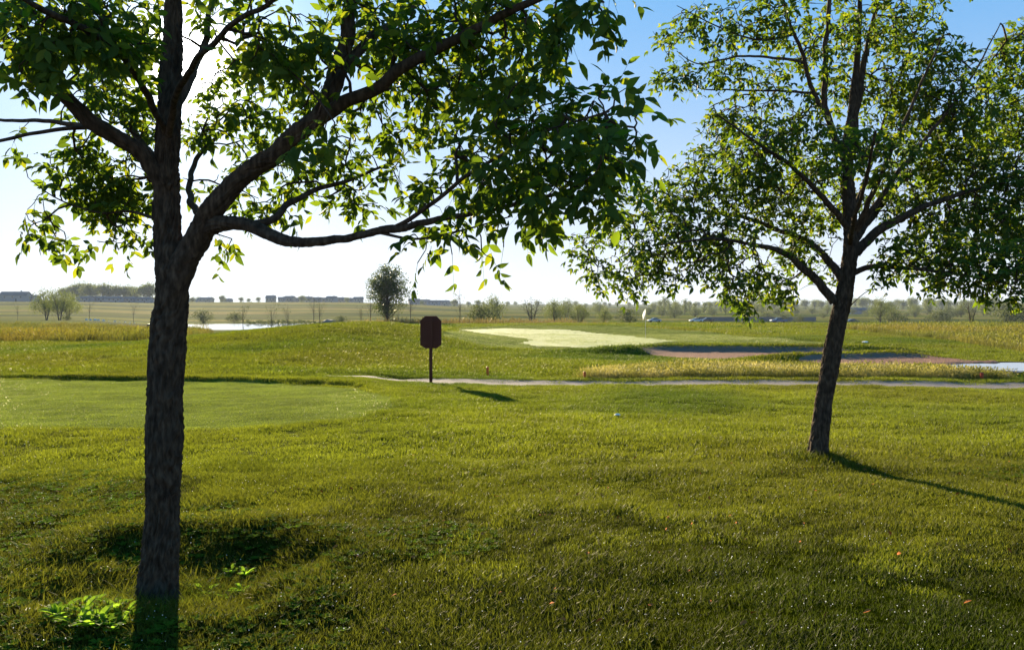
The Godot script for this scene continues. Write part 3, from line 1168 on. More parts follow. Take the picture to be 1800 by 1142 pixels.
func build_sign() -> void:
	var dd := 21.7
	var s := on_ground(757.0, dd)
	var m := dd / FOCAL
	var root := thing("hole_sign", "dark brown board sign with cut corners on a post", "sign", s, 0.06)
	var b := Bag.new()
	b.box(Vector3(-0.04, -0.3, -0.04), Vector3(0.04, 112.0 * m, 0.04))
	part("post", b.mesh(false), M.sign_wood, root)
	b = Bag.new()
	var hw := 18.6 * m
	var y0 := 61.0 * m
	var y1 := 118.0 * m
	var cut := 8.5 * m
	var out := [Vector2(-hw + cut, y0), Vector2(-hw, y0 + cut * 0.7), Vector2(-hw, y1 - cut), Vector2(-hw + cut, y1), Vector2(hw - cut, y1), Vector2(hw, y1 - cut), Vector2(hw, y0 + cut * 0.7), Vector2(hw - cut, y0)]
	var zf := -0.045
	var zb := -0.085
	for k in 8:
		var p: Vector2 = out[k]
		var q: Vector2 = out[(k + 1) % 8]
		b.quad(Vector3(p.x, p.y, zf), Vector3(p.x, p.y, zb), Vector3(q.x, q.y, zb), Vector3(q.x, q.y, zf))
		if k > 0 and k < 7:
			b.tri(Vector3(out[0].x, out[0].y, zf), Vector3(p.x, p.y, zf), Vector3(q.x, q.y, zf))
			b.tri(Vector3(out[0].x, out[0].y, zb), Vector3(q.x, q.y, zb), Vector3(p.x, p.y, zb))
	part("board", b.mesh(false), M.sign_wood, root)
	for yy in [y0 + 0.12, y1 - 0.14]:
		b = Bag.new()
		b.box(Vector3(-hw * 0.8, yy - 0.03, -0.044), Vector3(-0.042, yy + 0.03, -0.018))
		part("batten", b.mesh(false), M.sign_wood, root)
		b = Bag.new()
		b.box(Vector3(0.042, yy - 0.03, -0.044), Vector3(hw * 0.8, yy + 0.03, -0.018))
		part("batten", b.mesh(false), M.sign_wood, root)

func build_flag() -> void:
	var dd := 53.0
	var s := on_ground(1135.0, dd)
	var root := thing("flagstick", "thin golf flagstick with limp white flag on the green", "flagstick", s)
	var h := 52.0 * dd / FOCAL
	var b := Bag.new()
	tube(b, PackedVector3Array([Vector3(0, -0.2, 0), Vector3(0, h, 0)]), PackedFloat32Array([0.013, 0.009]), 8)
	part("pole", b.mesh(true), M.metal, root)
	b = Bag.new()
	var cols := 14
	for i in cols + 1:
		var t := float(i) / cols
		for j in 8:
			var q := float(j) / 7
			var y := h - 0.02 - q * 0.4 - t * t * 0.34
			b.v.append(Vector3(-0.012 - t * 0.17 + 0.02 * sin(q * 5.0 + t * 4.0), y, 0.035 * sin(t * 9.0 + q * 2.0)))
	for i in cols:
		for j in 7:
			var a := i * 8 + j
			b.i.append_array([a, a + 8, a + 9, a, a + 9, a + 1])
	part("flag", b.mesh(true), M.flag, root)

func weed_mesh(seed_: int) -> ArrayMesh:
	var r := RandomNumberGenerator.new()
	r.seed = seed_
	var b := Bag.new()
	for k in 13:
		var a := r.randf() * TAU
		var l := r.randf_range(0.06, 0.14)
		var rise := r.randf_range(0.35, 1.1)
		var out := Vector3(cos(a), 0, sin(a))
		var side := Vector3(-sin(a), 0, cos(a))
		var prev := []
		for j in 5:
			var t := j / 4.0
			var c := out * l * t * 0.8 + Vector3(0, l * rise * (t - 0.45 * t * t), 0)
			var w: float = [0.003, 0.010, 0.019, 0.015, 0.0][j] * r.randf_range(0.9, 1.2)
			var row := [c - side * w + Vector3(0, w * 0.4, 0), c, c + side * w + Vector3(0, w * 0.4, 0)]
			if j > 0:
				b.quad(prev[0], row[0], row[1], prev[1])
				b.quad(prev[1], row[1], row[2], prev[2])
			prev = row
	return b.mesh(false)

func build_small() -> void:
	var r := RandomNumberGenerator.new()
	r.seed = 5
	var meshes := [weed_mesh(1), weed_mesh(2), weed_mesh(3)]
	for k in 28:
		var g := ground_at(r.randf_range(80, 236), r.randf_range(1068, 1118))
		if k > 22:
			g = ground_at(r.randf_range(330, 470), r.randf_range(1010, 1080))
		var root := thing("weed_plant", "leafy bright green weed at the foot of the forked tree", "weed", Vector3(g.x, elev(g.x, g.y) + 0.015, -g.y), r.randf() * TAU, "weeds round the forked tree")
		var o := part("leaves", meshes[k % 3], M.weed, root)
		o.scale = Vector3.ONE * r.randf_range(0.6, 1.15)
	# clover-like broad leaves through the lawn and scattered dead leaves
	var spots := []
	for k in 9000:
		var d := r.randf_range(2.2, 8.5)
		var x := r.randf_range(-0.66, 0.66) * d
		if patches.get_noise_2d(x * 10.0 + 300.0, d * 10.0) < 0.05:
			continue
		var c := Color(0.08, 0.13, 0.010) * r.randf_range(0.7, 1.5)
		spots.append([Transform3D(Basis(Vector3.UP, r.randf() * TAU).scaled(Vector3.ONE * r.randf_range(0.25, 0.5)), Vector3(x, elev(x, d) + 0.01, -d)), c])
	scatter("clover", "low broad leaved clover among the lawn grass", "clover", weed_mesh(9), spots, M.clover)
	spots = []
	for k in 170:
		var d := r.randf_range(2.6, 9.0)
		var x := r.randf_range(-0.3, 0.66) * d if k % 4 else r.randf_range(-0.66, 0.66) * d
		var bs := Basis(Vector3(r.randfn(), r.randfn(), r.randfn()).normalized(), r.randf() * 1.2) * Basis(Vector3.UP, r.randf() * TAU) * Basis(Vector3.RIGHT, -PI / 2)
		spots.append([Transform3D(bs.scaled(Vector3.ONE * r.randf_range(0.5, 0.9)), Vector3(x, elev(x, d) + r.randf_range(0.035, 0.06), -d)), Color.WHITE])
	scatter("fallen_leaves", "scattered orange brown dead leaves on the lawn", "leaves", leaflet(0.05, 0.026, 0.3), spots, M.dead_leaf)
	spots = []
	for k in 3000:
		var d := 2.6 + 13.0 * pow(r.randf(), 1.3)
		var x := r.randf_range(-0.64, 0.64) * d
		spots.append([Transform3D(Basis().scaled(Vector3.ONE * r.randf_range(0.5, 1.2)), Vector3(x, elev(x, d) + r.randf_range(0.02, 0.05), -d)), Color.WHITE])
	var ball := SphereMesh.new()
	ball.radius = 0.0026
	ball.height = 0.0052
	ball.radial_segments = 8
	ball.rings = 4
	scatter("white_dew_glints", "tiny dew drops coloured white to paint their sun glint on the lawn grass", "dew", ball, spots, M.dew)
	spots = []
	for foot in [[TREE_A, 0.16, 130], [TREE_B, 0.13, 70]]:
		for k in foot[2]:
			var a := r.randf() * TAU
			var q: float = foot[1] + 0.20 * pow(r.randf(), 1.6)
			var x: float = foot[0].x + cos(a) * q
			var d: float = foot[0].y + sin(a) * q
			var c := Color(0.065, 0.085, 0.009) * r.randf_range(0.8, 1.3)
			spots.append([Transform3D(Basis(Vector3.UP, r.randf() * TAU).scaled(Vector3.ONE * r.randf_range(1.3, 2.4)), Vector3(x, elev(x, d), -d)), c])
	scatter("foot_grass", "long unmown grass round the feet of both trunks", "grass", tuft(26, 0.05, 0.03, 0.07, 0.0032, 0.6, 0.15, 71), spots, M.turf)
	stake("hazard_stake", "short red stake beside the tall sign and path", on_ground(857.0, 24.0), 0.26, "orange_paint", 0.0)
	stake("hazard_stake", "short orange stake at the edge of the seeding grass", on_ground(1028.0, 22.9), 0.22, "orange_paint", 0.0)
	stake("hazard_stake", "leaning red stake in front of the small pool", on_ground(1729.0, 22.4), 0.2, "red_paint", 0.12)
	stake("boundary_stake", "thin white stake in front of the small pool", on_ground(1774.0, 23.4), 0.17, "white_paint", 0.0)
	stake("marker_stake", "small orange stake in front of the brown meadow", on_ground(206.0, 56.0), 0.55, "orange_paint", 0.0)
	boulder("tee_marker", "small white marker lying on the lawn", "marker", "", on_ground(1086.0, 13.2) + Vector3(0, 0.055, 0), Vector3(0.045, 0.018, 0.03), "white_paint", 4)
	boulder("ground_plate", "flat white plate on the grassy slope beyond the bunker", "plate", "", on_ground(1522.0, 47.0) + Vector3(0, 0.06, 0), Vector3(0.17, 0.05, 0.17), "white_paint", 6)

func build_background() -> void:
	# near the green
	var t := far_tree("round_tree", "lone dark round crowned tree behind the grassy rise", "", {"seed": 4, "h": 8.3, "w": 4.9, "base": 0.2, "clumps": 130, "leaves": 75, "leaf": 0.13, "mat": "dark_leaf", "trunk": 0.018, "clump": 0.17, "taper": 0.3})
	t.position = on_ground(681.0, 112.0, 0.1)
	# thin bare saplings by the pond
	var sap := far_tree("bare_sapling", "thin bare sapling", "saplings by the pond", {"seed": 11, "h": 5.0, "w": 2.6, "base": 0.35, "clumps": 16, "leaves": 3, "leaf": 0.10, "mat": "olive_leaf", "trunk": 0.010, "twiggy": 5, "taper": -0.3})
	sap.position = on_ground(427.0, 112.0)
	sap.set_meta("label", "thin bare sapling standing before the pond, beside the rise")
	var sp := [[477, 122.0, 1.0, "thin sapling by the pond, paired with a fuller one"], [505, 124.0, 0.95, "fuller small sapling at the pond's near bank"], [551, 205.0, 1.7, "spreading bare tree beyond the pond"], [562, 150.0, 1.15, "bare reddish sapling at the pond's end"], [651, 118.0, 1.1, "two stemmed young tree beside the lone dark tree"], [634, 125.0, 0.7, "small bare sapling near the lone dark tree"], [700, 120.0, 0.6, "leafy sapling under the lone dark tree"], [722, 110.0, 1.0, "pale thin sapling between lone tree and sign"], [808, 104.0, 1.0, "bare twiggy sapling just past the sign"], [30, 230.0, 1.0, "stubby sapling at the meadow's far edge"], [157, 240.0, 1.2, "bare sapling near the grove of three trees"], [234, 240.0, 1.3, "bare sapling at the edge of the pale field"]]
	var k := 0
	for a in sp:
		k += 1
		copy_of(sap, on_ground(a[0], a[1]), k * 1.7, Vector3.ONE * a[2], a[3], "saplings by the pond")
	var bush := far_tree("field_bush", "rounded grey green bush in the pale field", "field bushes", {"seed": 21, "h": 4.0, "w": 6.0, "base": 0.02, "stems": 5, "clumps": 40, "leaves": 40, "leaf": 0.20, "mat": "olive_leaf", "trunk": 0.012, "clump": 0.2, "category": "bush"})
	bush.position = on_ground(356.0, 260.0)
	var bs := [[411, 265.0, 0.8, "small dense bush beyond the pond"], [598, 190.0, 0.5, "low bush beyond the pond's dark bank"], [905, 190.0, 0.5, "small round bush below the leaning trees"], [850, 118.0, 0.75, "shaggy bush behind the putting green"], [1103, 175.0, 0.95, "upright bush beside the flag"], [1650, 230.0, 1.0, "small round tree above the dark leafy strip"], [1405, 260.0, 0.6, "low bush at the end of the dark wall"], [1376, 300.0, 0.7, "bush behind the blue pickup"], [1575, 210.0, 0.9, "bush beside the twin stemmed tree"], [1775, 200.0, 1.5, "hazy willowy bush at the field's side"], [1800, 215.0, 1.6, "tall hazy bush next to the willowy one"], [116, 190.0, 0.3, "dark low bush under the grove"]]
	for a in bs:
		k += 1
		copy_of(bush, on_ground(a[0], a[1]), k * 1.1, Vector3(0.75, 1, 0.75) * a[2] if a[0] == 1103 else Vector3.ONE * a[2], a[3], "field bushes")
	# grove of three at the left, and field trees behind the green
	var wil := far_tree("field_tree", "yellow green tree of the grove", "field trees", {"seed": 31, "h": 8.4, "w": 7.0, "base": 0.22, "stems": 2, "clumps": 60, "leaves": 60, "leaf": 0.17, "mat": "far_leaf", "trunk": 0.02, "clump": 0.22, "droop": 0.8})
	wil.position = on_ground(81.0, 225.0)
	wil.set_meta("label", "dense yellow green tree of the three tree grove")
	var ft := [[104, 215.0, 0.95, "tree of the grove with the dark low trunk"], [119, 232.0, 0.9, "thinner tree at the end of the grove"], [868, 215.0, 0.92, "leaning spreading tree behind the green"], [975, 185.0, 0.72, "dense rounded tree behind the green's centre"], [996, 330.0, 1.0, "taller tree hidden behind the rounded one"], [1020, 180.0, 0.6, "small tree standing under the hanging branch"], [1062, 178.0, 0.5, "smaller tree beside the hanging branch"], [1548, 235.0, 0.9, "light green tree with twin leaning stems"], [1563, 240.0, 0.75, "darker tree tangled with the twin stemmed one"], [1150, 640.0, 1.0, "poplar shaped tree on the far plain"]]
	for a in ft:
		k += 1
		copy_of(wil, on_ground(a[0], a[1]), k * 2.3, Vector3.ONE * a[2], a[3], "field trees")
	var gnarl := far_tree("gnarled_tree", "open gnarled tree with pale limbs behind the green", "field trees", {"seed": 44, "h": 7.6, "w": 8.2, "base": 0.25, "stems": 3, "clumps": 34, "leaves": 16, "leaf": 0.16, "mat": "olive_leaf", "trunk": 0.022, "clump": 0.16, "twiggy": 4, "taper": -0.2})
	gnarl.position = on_ground(935.0, 225.0)
	copy_of(gnarl, on_ground(1708.0, 85.0), 2.0, Vector3(0.32, 0.38, 0.32), "crooked small tree standing in the golden grass", "")
	# far trees along the horizon
	var row := far_tree("far_tree", "hazy tree of the far tree line", "trees along the horizon", {"seed": 51, "h": 12.0, "w": 10.0, "base": 0.06, "clumps": 44, "leaves": 52, "leaf": 0.5, "mat": "far_leaf", "trunk": 0.02, "clump": 0.26})
	row.position = on_ground(112.0, 760.0)
	var row2 := far_tree("far_poplar", "hazy upright tree of the far plain", "upright trees on the far plain", {"seed": 52, "h": 12.0, "w": 5.0, "base": 0.08, "clumps": 26, "leaves": 34, "leaf": 0.42, "mat": "far_leaf", "trunk": 0.018, "clump": 0.3})
	row2.position = on_ground(1168.0, 620.0)
	rng.seed = 99
	for px in [124, 135, 147, 158, 170, 182, 193, 205, 217, 229, 241, 252, 263]:
		copy_of(row, on_ground(px + rng.randf_range(-3, 3), rng.randf_range(740, 800)), rng.randf() * 6.0, Vector3.ONE * rng.randf_range(1.0, 1.45), "hazy tree of the tall grove on the ridge", "grove on the ridge")
	for px in [2, 8, 46, 335, 352, 372, 388, 425, 440, 456, 530, 545, 612, 628, 742, 770, 800, 822, 838]:
		copy_of(row, on_ground(px + rng.randf_range(-3, 3), rng.randf_range(900, 1150)), rng.randf() * 6.0, Vector3.ONE * rng.randf_range(0.4, 0.75), "small hazy tree beside the far houses", "trees beside the far houses")
	for px in range(1250, 1830, 11):
		copy_of(row, on_ground(px + rng.randf_range(-6, 6), rng.randf_range(820, 1150)), rng.randf() * 6.0, Vector3.ONE * rng.randf_range(0.7, 1.15), "hazy tree of the long tree line past the plain", "trees along the horizon")
	for px in range(850, 1250, 14):
		copy_of(row, on_ground(px + rng.randf_range(-6, 6), rng.randf_range(1300, 1700)), rng.randf() * 6.0, Vector3.ONE * rng.randf_range(0.5, 0.9), "tiny hazy tree on the horizon behind the green", "far trees behind the green")
	for px in [1160, 1174, 1178, 1186, 1204, 1213, 1222, 1238, 1248, 1268, 1276, 1290, 1310, 1340, 1600, 1632, 1668, 1706, 1742]:
		copy_of(row2, on_ground(px, rng.randf_range(480, 680)), rng.randf() * 6.0, Vector3.ONE * rng.randf_range(0.55, 0.95), "hazy upright tree dotting the far plain", "upright trees on the far plain")
	for px in range(1085, 1800, 24):
		copy_of(bush, on_ground(px + rng.randf_range(-9, 9), rng.randf_range(330, 560)), rng.randf() * 6.0, Vector3.ONE * rng.randf_range(0.5, 1.1), "low dark bush scattered over the far plain", "bushes on the far plain")
	for px in [1020, 1052, 1190, 1300, 1330, 1455, 1610, 1690, 1730]:
		copy_of(wil, on_ground(px, rng.randf_range(380, 520)), rng.randf() * 6.0, Vector3.ONE * rng.randf_range(0.6, 0.95), "spreading tree alone on the far plain", "lone trees on the far plain")
	# houses
	gable_house("house", "large dark house on the ridge beside bare trees", "", on_ground(27.0, 690.0), 0.15, Vector3(20, 8.2, 12), "house_wall")
	gable_house("house", "low wing house beside the large dark house", "", on_ground(50.0, 700.0), -0.1, Vector3(14, 5.5, 10), "house_wall")
	var i := 0
	for px in [150, 178, 203, 228, 254]:
		gable_house("house", "long low house before the tall grove on the ridge", "houses before the grove", on_ground(px, 700.0 + 8.0 * (i % 2)), 0.06 * (i % 3 - 1), Vector3(11.5, 4.6, 9), "house_wall")
		i += 1
	for a in [[338, 5.0, 14], [362, 6.0, 15], [398, 5.0, 12], [476, 9.0, 11], [495, 6.5, 8], [509, 8.0, 12], [522, 6.4, 13], [538, 7.0, 14], [554, 6.6, 14], [569, 6.4, 14], [583, 7.6, 12], [598, 6.6, 13], [612, 6.0, 12], [630, 7.2, 11], [728, 7.0, 13], [745, 6.4, 14], [762, 6.0, 14], [779, 6.4, 14], [795, 6.0, 13]]:
		gable_house("house", "small hazy house in the far row on the ridge", "far row of houses", on_ground(a[0], 1000.0 + 15.0 * (i % 3)), 0.12 * (i % 5 - 2), Vector3(a[2], a[1], 10), "house_wall" if i % 2 else "house_wall_warm")
		i += 1
	gable_house("barn", "long low grey building behind the leaning tree trunk", "", on_ground(1520.0, 520.0), 0.0, Vector3(26, 4.0, 9), "house_wall")
	# road vehicles and walls
	car("parked_car", "silver blue car on the far road beside the flag", on_ground(1150.0, 285.0), 0.25, "car_silver", false)
	car("parked_car", "pale car with bright front on the far road", on_ground(1224.0, 285.0), 0.1, "car_white", false)
	car("parked_car", "black car behind the pale car", on_ground(1243.0, 288.0), 0.0, "car_dark", false)
	car("pickup_truck", "blue pickup truck in front of the dark wall", on_ground(1369.0, 270.0), 0.1, "car_blue", true)
	car("parked_car", "dark grey car beside the leaning tree trunk", on_ground(1497.0, 255.0), 0.05, "car_grey", false)
	var wl := thing("retaining_wall", "long low dark wall behind the road", "wall", on_ground(1332.0, 305.0))
	var x := -21.0
	while x < 21.0:
		var b := Bag.new()
		var y := elev(wl.position.x + x + 1.5, 305.0) - wl.position.y
		b.box(Vector3(x, y - 0.6, -0.2), Vector3(x + 2.94, y + 1.55, 0.2))
		part("panel", b.mesh(false), M.concrete, wl)
		x += 3.0
	hedge("hedge_and_shade_strip", "long dark leafy strip standing in for a shaded ditch bank behind the golden grass", 1478.0, 1830.0, 150.0, 0.9, "dark_leaf", 61)  # added leaves, drawn where only a shaded ditch bank lies
	hedge("hedge_and_shade_strip", "dark leafy strip standing in for the shaded bank beyond the pond", 430.0, 640.0, 203.0, 0.9, "dark_leaf", 62)  # added dark leaves paint the shade on the pond bank
	hedge("hedge_and_shade_strip", "dark scrubby hedge behind the green", 890.0, 1100.0, 165.0, 1.0, "dark_leaf", 63)
	boulder("boulder", "dark low boulder at the pond's far end", "boulder", "", on_ground(580.0, 195.0), Vector3(2.2, 1.0, 1.2), "rock", 3)
	boulder("boulder", "dark low boulder just past the sign", "boulder", "", on_ground(789.0, 128.0), Vector3(1.4, 0.9, 1.0), "rock", 5)
	boulder("boulder", "broad dark mound under the gnarled tree", "boulder", "", on_ground(950.0, 210.0), Vector3(3.4, 1.1, 1.6), "rock", 8)
	for px in [151, 158, 166, 172, 181, 190, 201, 209, 219, 228, 236]:
		boulder("white_stone", "small white stone in the row along the pale field", "stone", "row of white stones", on_ground(px, 236.0), Vector3(0.35, 0.3, 0.3) * (1.0 + 0.5 * sin(px * 3.0)), "pale_rock", px)
	var cab := thing("utility_cabinet", "dark boxy cabinet half hidden behind the forked trunk", "cabinet", on_ground(268.0, 150.0))
	var b := Bag.new()
	b.box(Vector3(-0.9, -0.2, -0.4), Vector3(0.9, 1.0, 0.4))
	part("body", b.mesh(false), M.dark_box, cab)
	b = Bag.new()
	b.box(Vector3(-0.2, 1.002, -0.3), Vector3(0.8, 2.2, 0.3))
	part("hood", b.mesh(false), M.house_wall, cab)

# ---------------------------------------------------------------- the two ash trees
func build_trees() -> void:
	var left := {"seed": 12, "depth": 4.88, "foot": TREE_A, "clear": 1.0, "bark": 0.021, "per": 17.0, "leaf": 0.072, "compound": [1, 3], "hang": 0.55}
	left.limbs = [
		[[273, 1096, 0.0, 0.158], [275, 1075, 0.0, 0.124], [278, 1030, 0.0, 0.108], [281, 960, 0.0, 0.102], [284, 900, 0.0, 0.099], [288, 780, 0.0, 0.097], [291, 680, 0.0, 0.090], [296, 590, 0.0, 0.089], [303, 520, 0.0, 0.094], [300, 455, 0.0, 0.085], [296, 400, 0.02, 0.074], [294, 330, 0.02, 0.068], [292, 250, 0.03, 0.061], [298, 160, 0.05, 0.052], [303, 70, 0.06, 0.045], [306, -60, 0.1, 0.036], [309, -220, 0.1, 0.023], [305, -400, 0.15, 0.009]],
		[[303, 545, -0.01, 0.063], [318, 480, -0.03, 0.079], [342, 425, -0.06, 0.072], [372, 370, -0.1, 0.063], [420, 312, -0.15, 0.054], [500, 255, -0.2, 0.049], [562, 200, -0.25, 0.044], [592, 140, -0.25, 0.043], [610, 60, -0.2, 0.038], [624, -40, -0.1, 0.031], [640, -200, 0.0, 0.018], [650, -320, 0.0, 0.007]],
		[[565, 205, -0.25, 0.04], [640, 162, -0.4, 0.034], [740, 104, -0.6, 0.028], [850, 45, -0.85, 0.022], [950, -5, -1.1, 0.016], [1060, -60, -1.4, 0.007]],
		[[598, 130, -0.25, 0.03], [660, 60, -0.1, 0.026], [740, 0, 0.1, 0.02], [830, -70, 0.3, 0.008]],
		[[352, 405, -0.08, 0.05], [395, 392, -0.15, 0.040], [440, 396, -0.22, 0.034], [490, 420, -0.3, 0.029], [530, 425, -0.36, 0.024], [600, 420, -0.45, 0.021], [650, 410, -0.52, 0.019], [692, 402, -0.58, 0.018], [770, 386, -0.72, 0.014], [860, 370, -0.88, 0.011], [960, 345, -1.1, 0.008], [1060, 312, -1.35, 0.005]],
		[[690, 402, -0.58, 0.014], [735, 375, -0.66, 0.011], [800, 325, -0.8, 0.010], [880, 272, -1.0, 0.008], [960, 232, -1.25, 0.006], [1070, 195, -1.5, 0.004]],
		[[662, 408, -0.54, 0.009], [735, 419, -0.62, 0.006], [820, 402, -0.75, 0.005], [900, 380, -0.9, 0.003]],
		[[436, 396, -0.2, 0.024], [478, 384, -0.1, 0.021], [508, 358, 0.05, 0.019], [545, 338, 0.2, 0.016], [610, 318, 0.4, 0.012], [700, 280, 0.6, 0.006]],
		[[290, 325, 0.0, 0.05], [245, 266, -0.05, 0.045], [200, 240, -0.12, 0.041], [150, 205, -0.2, 0.037], [112, 168, -0.28, 0.033], [60, 138, -0.35, 0.029], [25, 85, -0.45, 0.022], [-30, 20, -0.55, 0.015], [-90, -60, -0.65, 0.007]],
		[[205, 243, -0.12, 0.02], [150, 222, 0.0, 0.015], [80, 214, 0.1, 0.012], [0, 210, 0.2, 0.009], [-80, 190, 0.3, 0.004]],
		[[150, 224, 0.0, 0.013], [90, 228, -0.1, 0.011], [0, 246, -0.2, 0.009], [-70, 262, -0.25, 0.004]],
		[[108, 164, -0.28, 0.02], [60, 120, -0.2, 0.016], [0, 80, -0.1, 0.01], [-60, 60, 0.0, 0.004]],
		[[294, 235, 0.0, 0.022], [230, 120, -0.5, 0.017], [170, 62, -0.85, 0.014], [100, 28, -1.15, 0.016], [20, -15, -1.4, 0.007]],
		[[280, 385, 0.0, 0.012], [225, 372, 0.1, 0.008], [170, 372, 0.15, 0.006], [95, 346, 0.2, 0.004], [48, 312, 0.25, 0.002]],
		[[298, 210, 0.05, 0.03], [345, 110, 0.4, 0.024], [368, 30, 0.7, 0.018], [380, -80, 0.9, 0.008]],
		[[360, 385, -0.1, 0.025], [335, 350, 0.4, 0.02], [345, 280, 0.9, 0.016], [420, 200, 1.3, 0.012], [470, 90, 1.5, 0.006]],
		[[296, 240, 0.0, 0.022], [318, 150, -0.4, 0.017], [390, 60, -1.0, 0.013], [480, 0, -1.5, 0.009], [560, -60, -2.0, 0.005]],
		[[294, 300, 0.0, 0.026], [240, 240, 0.6, 0.02], [190, 170, 1.1, 0.014], [150, 60, 1.5, 0.006]],
		[[600, 100, -0.2, 0.02], [640, 120, 0.3, 0.016], [720, 150, 0.8, 0.012], [800, 150, 1.2, 0.006]],
	]
	left.clusters = [
		[40, 35, 65, -0.9, 1.3], [110, 40, 70, -1.0, 1.3], [190, 40, 75, -0.7, 1.3], [60, 105, 40, -1.0, 0.9], [130, 120, 45, -0.3, 0.9], [190, 130, 60, 0.6, 1.4], [240, 90, 55, 0.5, 1.4], [225, 185, 55, 0.5, 1.4], [160, 175, 40, 0.2, 0.7], [245, 20, 50, 0.3, 1.2],
		[130, 260, 38, 0.2, 1.2], [190, 290, 60, 0.3, 1.4], [125, 305, 45, 0.3, 1.4], [75, 365, 32, 0.1, 1.2], [155, 335, 50, 0.3, 1.4], [235, 330, 55, 0.3, 1.4], [215, 395, 48, 0.2, 1.3], [195, 430, 24, 0.1, 1.2], [110, 420, 28, 0.1, 1.2], [45, 412, 16, 0.0, 1.4], [240, 240, 45, 0.8], [50, 280, 18, 0.2, 0.5], [30, 235, 20, 0.0, 0.4],
		[380, 50, 50, 0.6, 0.7], [430, 130, 60, 1.1], [400, 200, 55, 0.9], [430, 260, 45, 1.1], [350, 310, 35, 0.6, 0.8], [470, 60, 65, -0.9], [520, 150, 60, 0.4], [470, 200, 45, 0.8], [550, 70, 65, -0.6], [560, 225, 40, -1.1, 0.7], [350, 230, 40, 1.0], [370, 130, 30, 1.0, 0.5],
		[425, 345, 40, 0.8, 0.8], [390, 425, 24, 0.1, 0.8], [470, 350, 40, 0.5, 0.8], [545, 300, 55, 0.5], [600, 255, 50, 0.5], [640, 330, 45, 0.3, 0.9], [640, 372, 20, 0.2, 0.7], [565, 340, 35, 0.4, 0.8], [520, 395, 18, 0.0, 0.7], [690, 300, 40, 0.5, 0.7],
		[650, 50, 70, 0.0], [730, 50, 75, -0.4], [820, 50, 75, -0.6], [900, 40, 65, -0.9], [690, 130, 65, 0.3], [780, 140, 75, -0.2], [870, 130, 70, -0.6], [650, 190, 50, 0.3, 0.7], [720, 215, 55, 0.2, 0.8],
		[1050, 10, 42, -1.5], [985, 20, 45, -1.3], [950, 95, 40, -1.0, 0.8], [920, 200, 70, -1.0], [1010, 215, 70, -1.35], [1085, 255, 55, -1.6], [1075, 165, 35, -1.5, 0.8], [1120, 215, 28, -1.6, 0.8], [970, 295, 65, -1.3], [1050, 320, 45, -1.5, 0.9], [895, 285, 60, -1.0], [815, 265, 60, -0.6, 0.9], [770, 325, 50, -0.7, 0.9], [840, 345, 48, -0.85], [905, 365, 42, -1.0, 0.9], [955, 380, 26, -1.1, 0.8],
		[745, 395, 28, -0.7, 0.8], [733, 462, 14, -0.75, 1.4], [850, 440, 24, -0.85, 1.1], [888, 440, 18, -0.9, 1.0], [800, 400, 32, -0.8, 0.8], [797, 436, 14, -0.8, 0.9],
		[300, -160, 150, 0.0, 0.5], [560, -160, 150, -0.5, 0.5], [850, -120, 110, -0.9, 0.5], [80, -110, 110, -0.6, 0.5], [400, -100, 120, 1.2, 0.5], [400, -120, 120, -1.6, 0.5],
	]
	ash_tree("ash_tree", "large forked ash tree with furrowed bark and the sun behind it", left)
	var right := {"seed": 15, "depth": 8.84, "foot": TREE_B, "clear": 1.55, "bark": 0.015, "per": 92.0, "leaf": 0.069, "compound": [1, 2], "hang": 0.5}
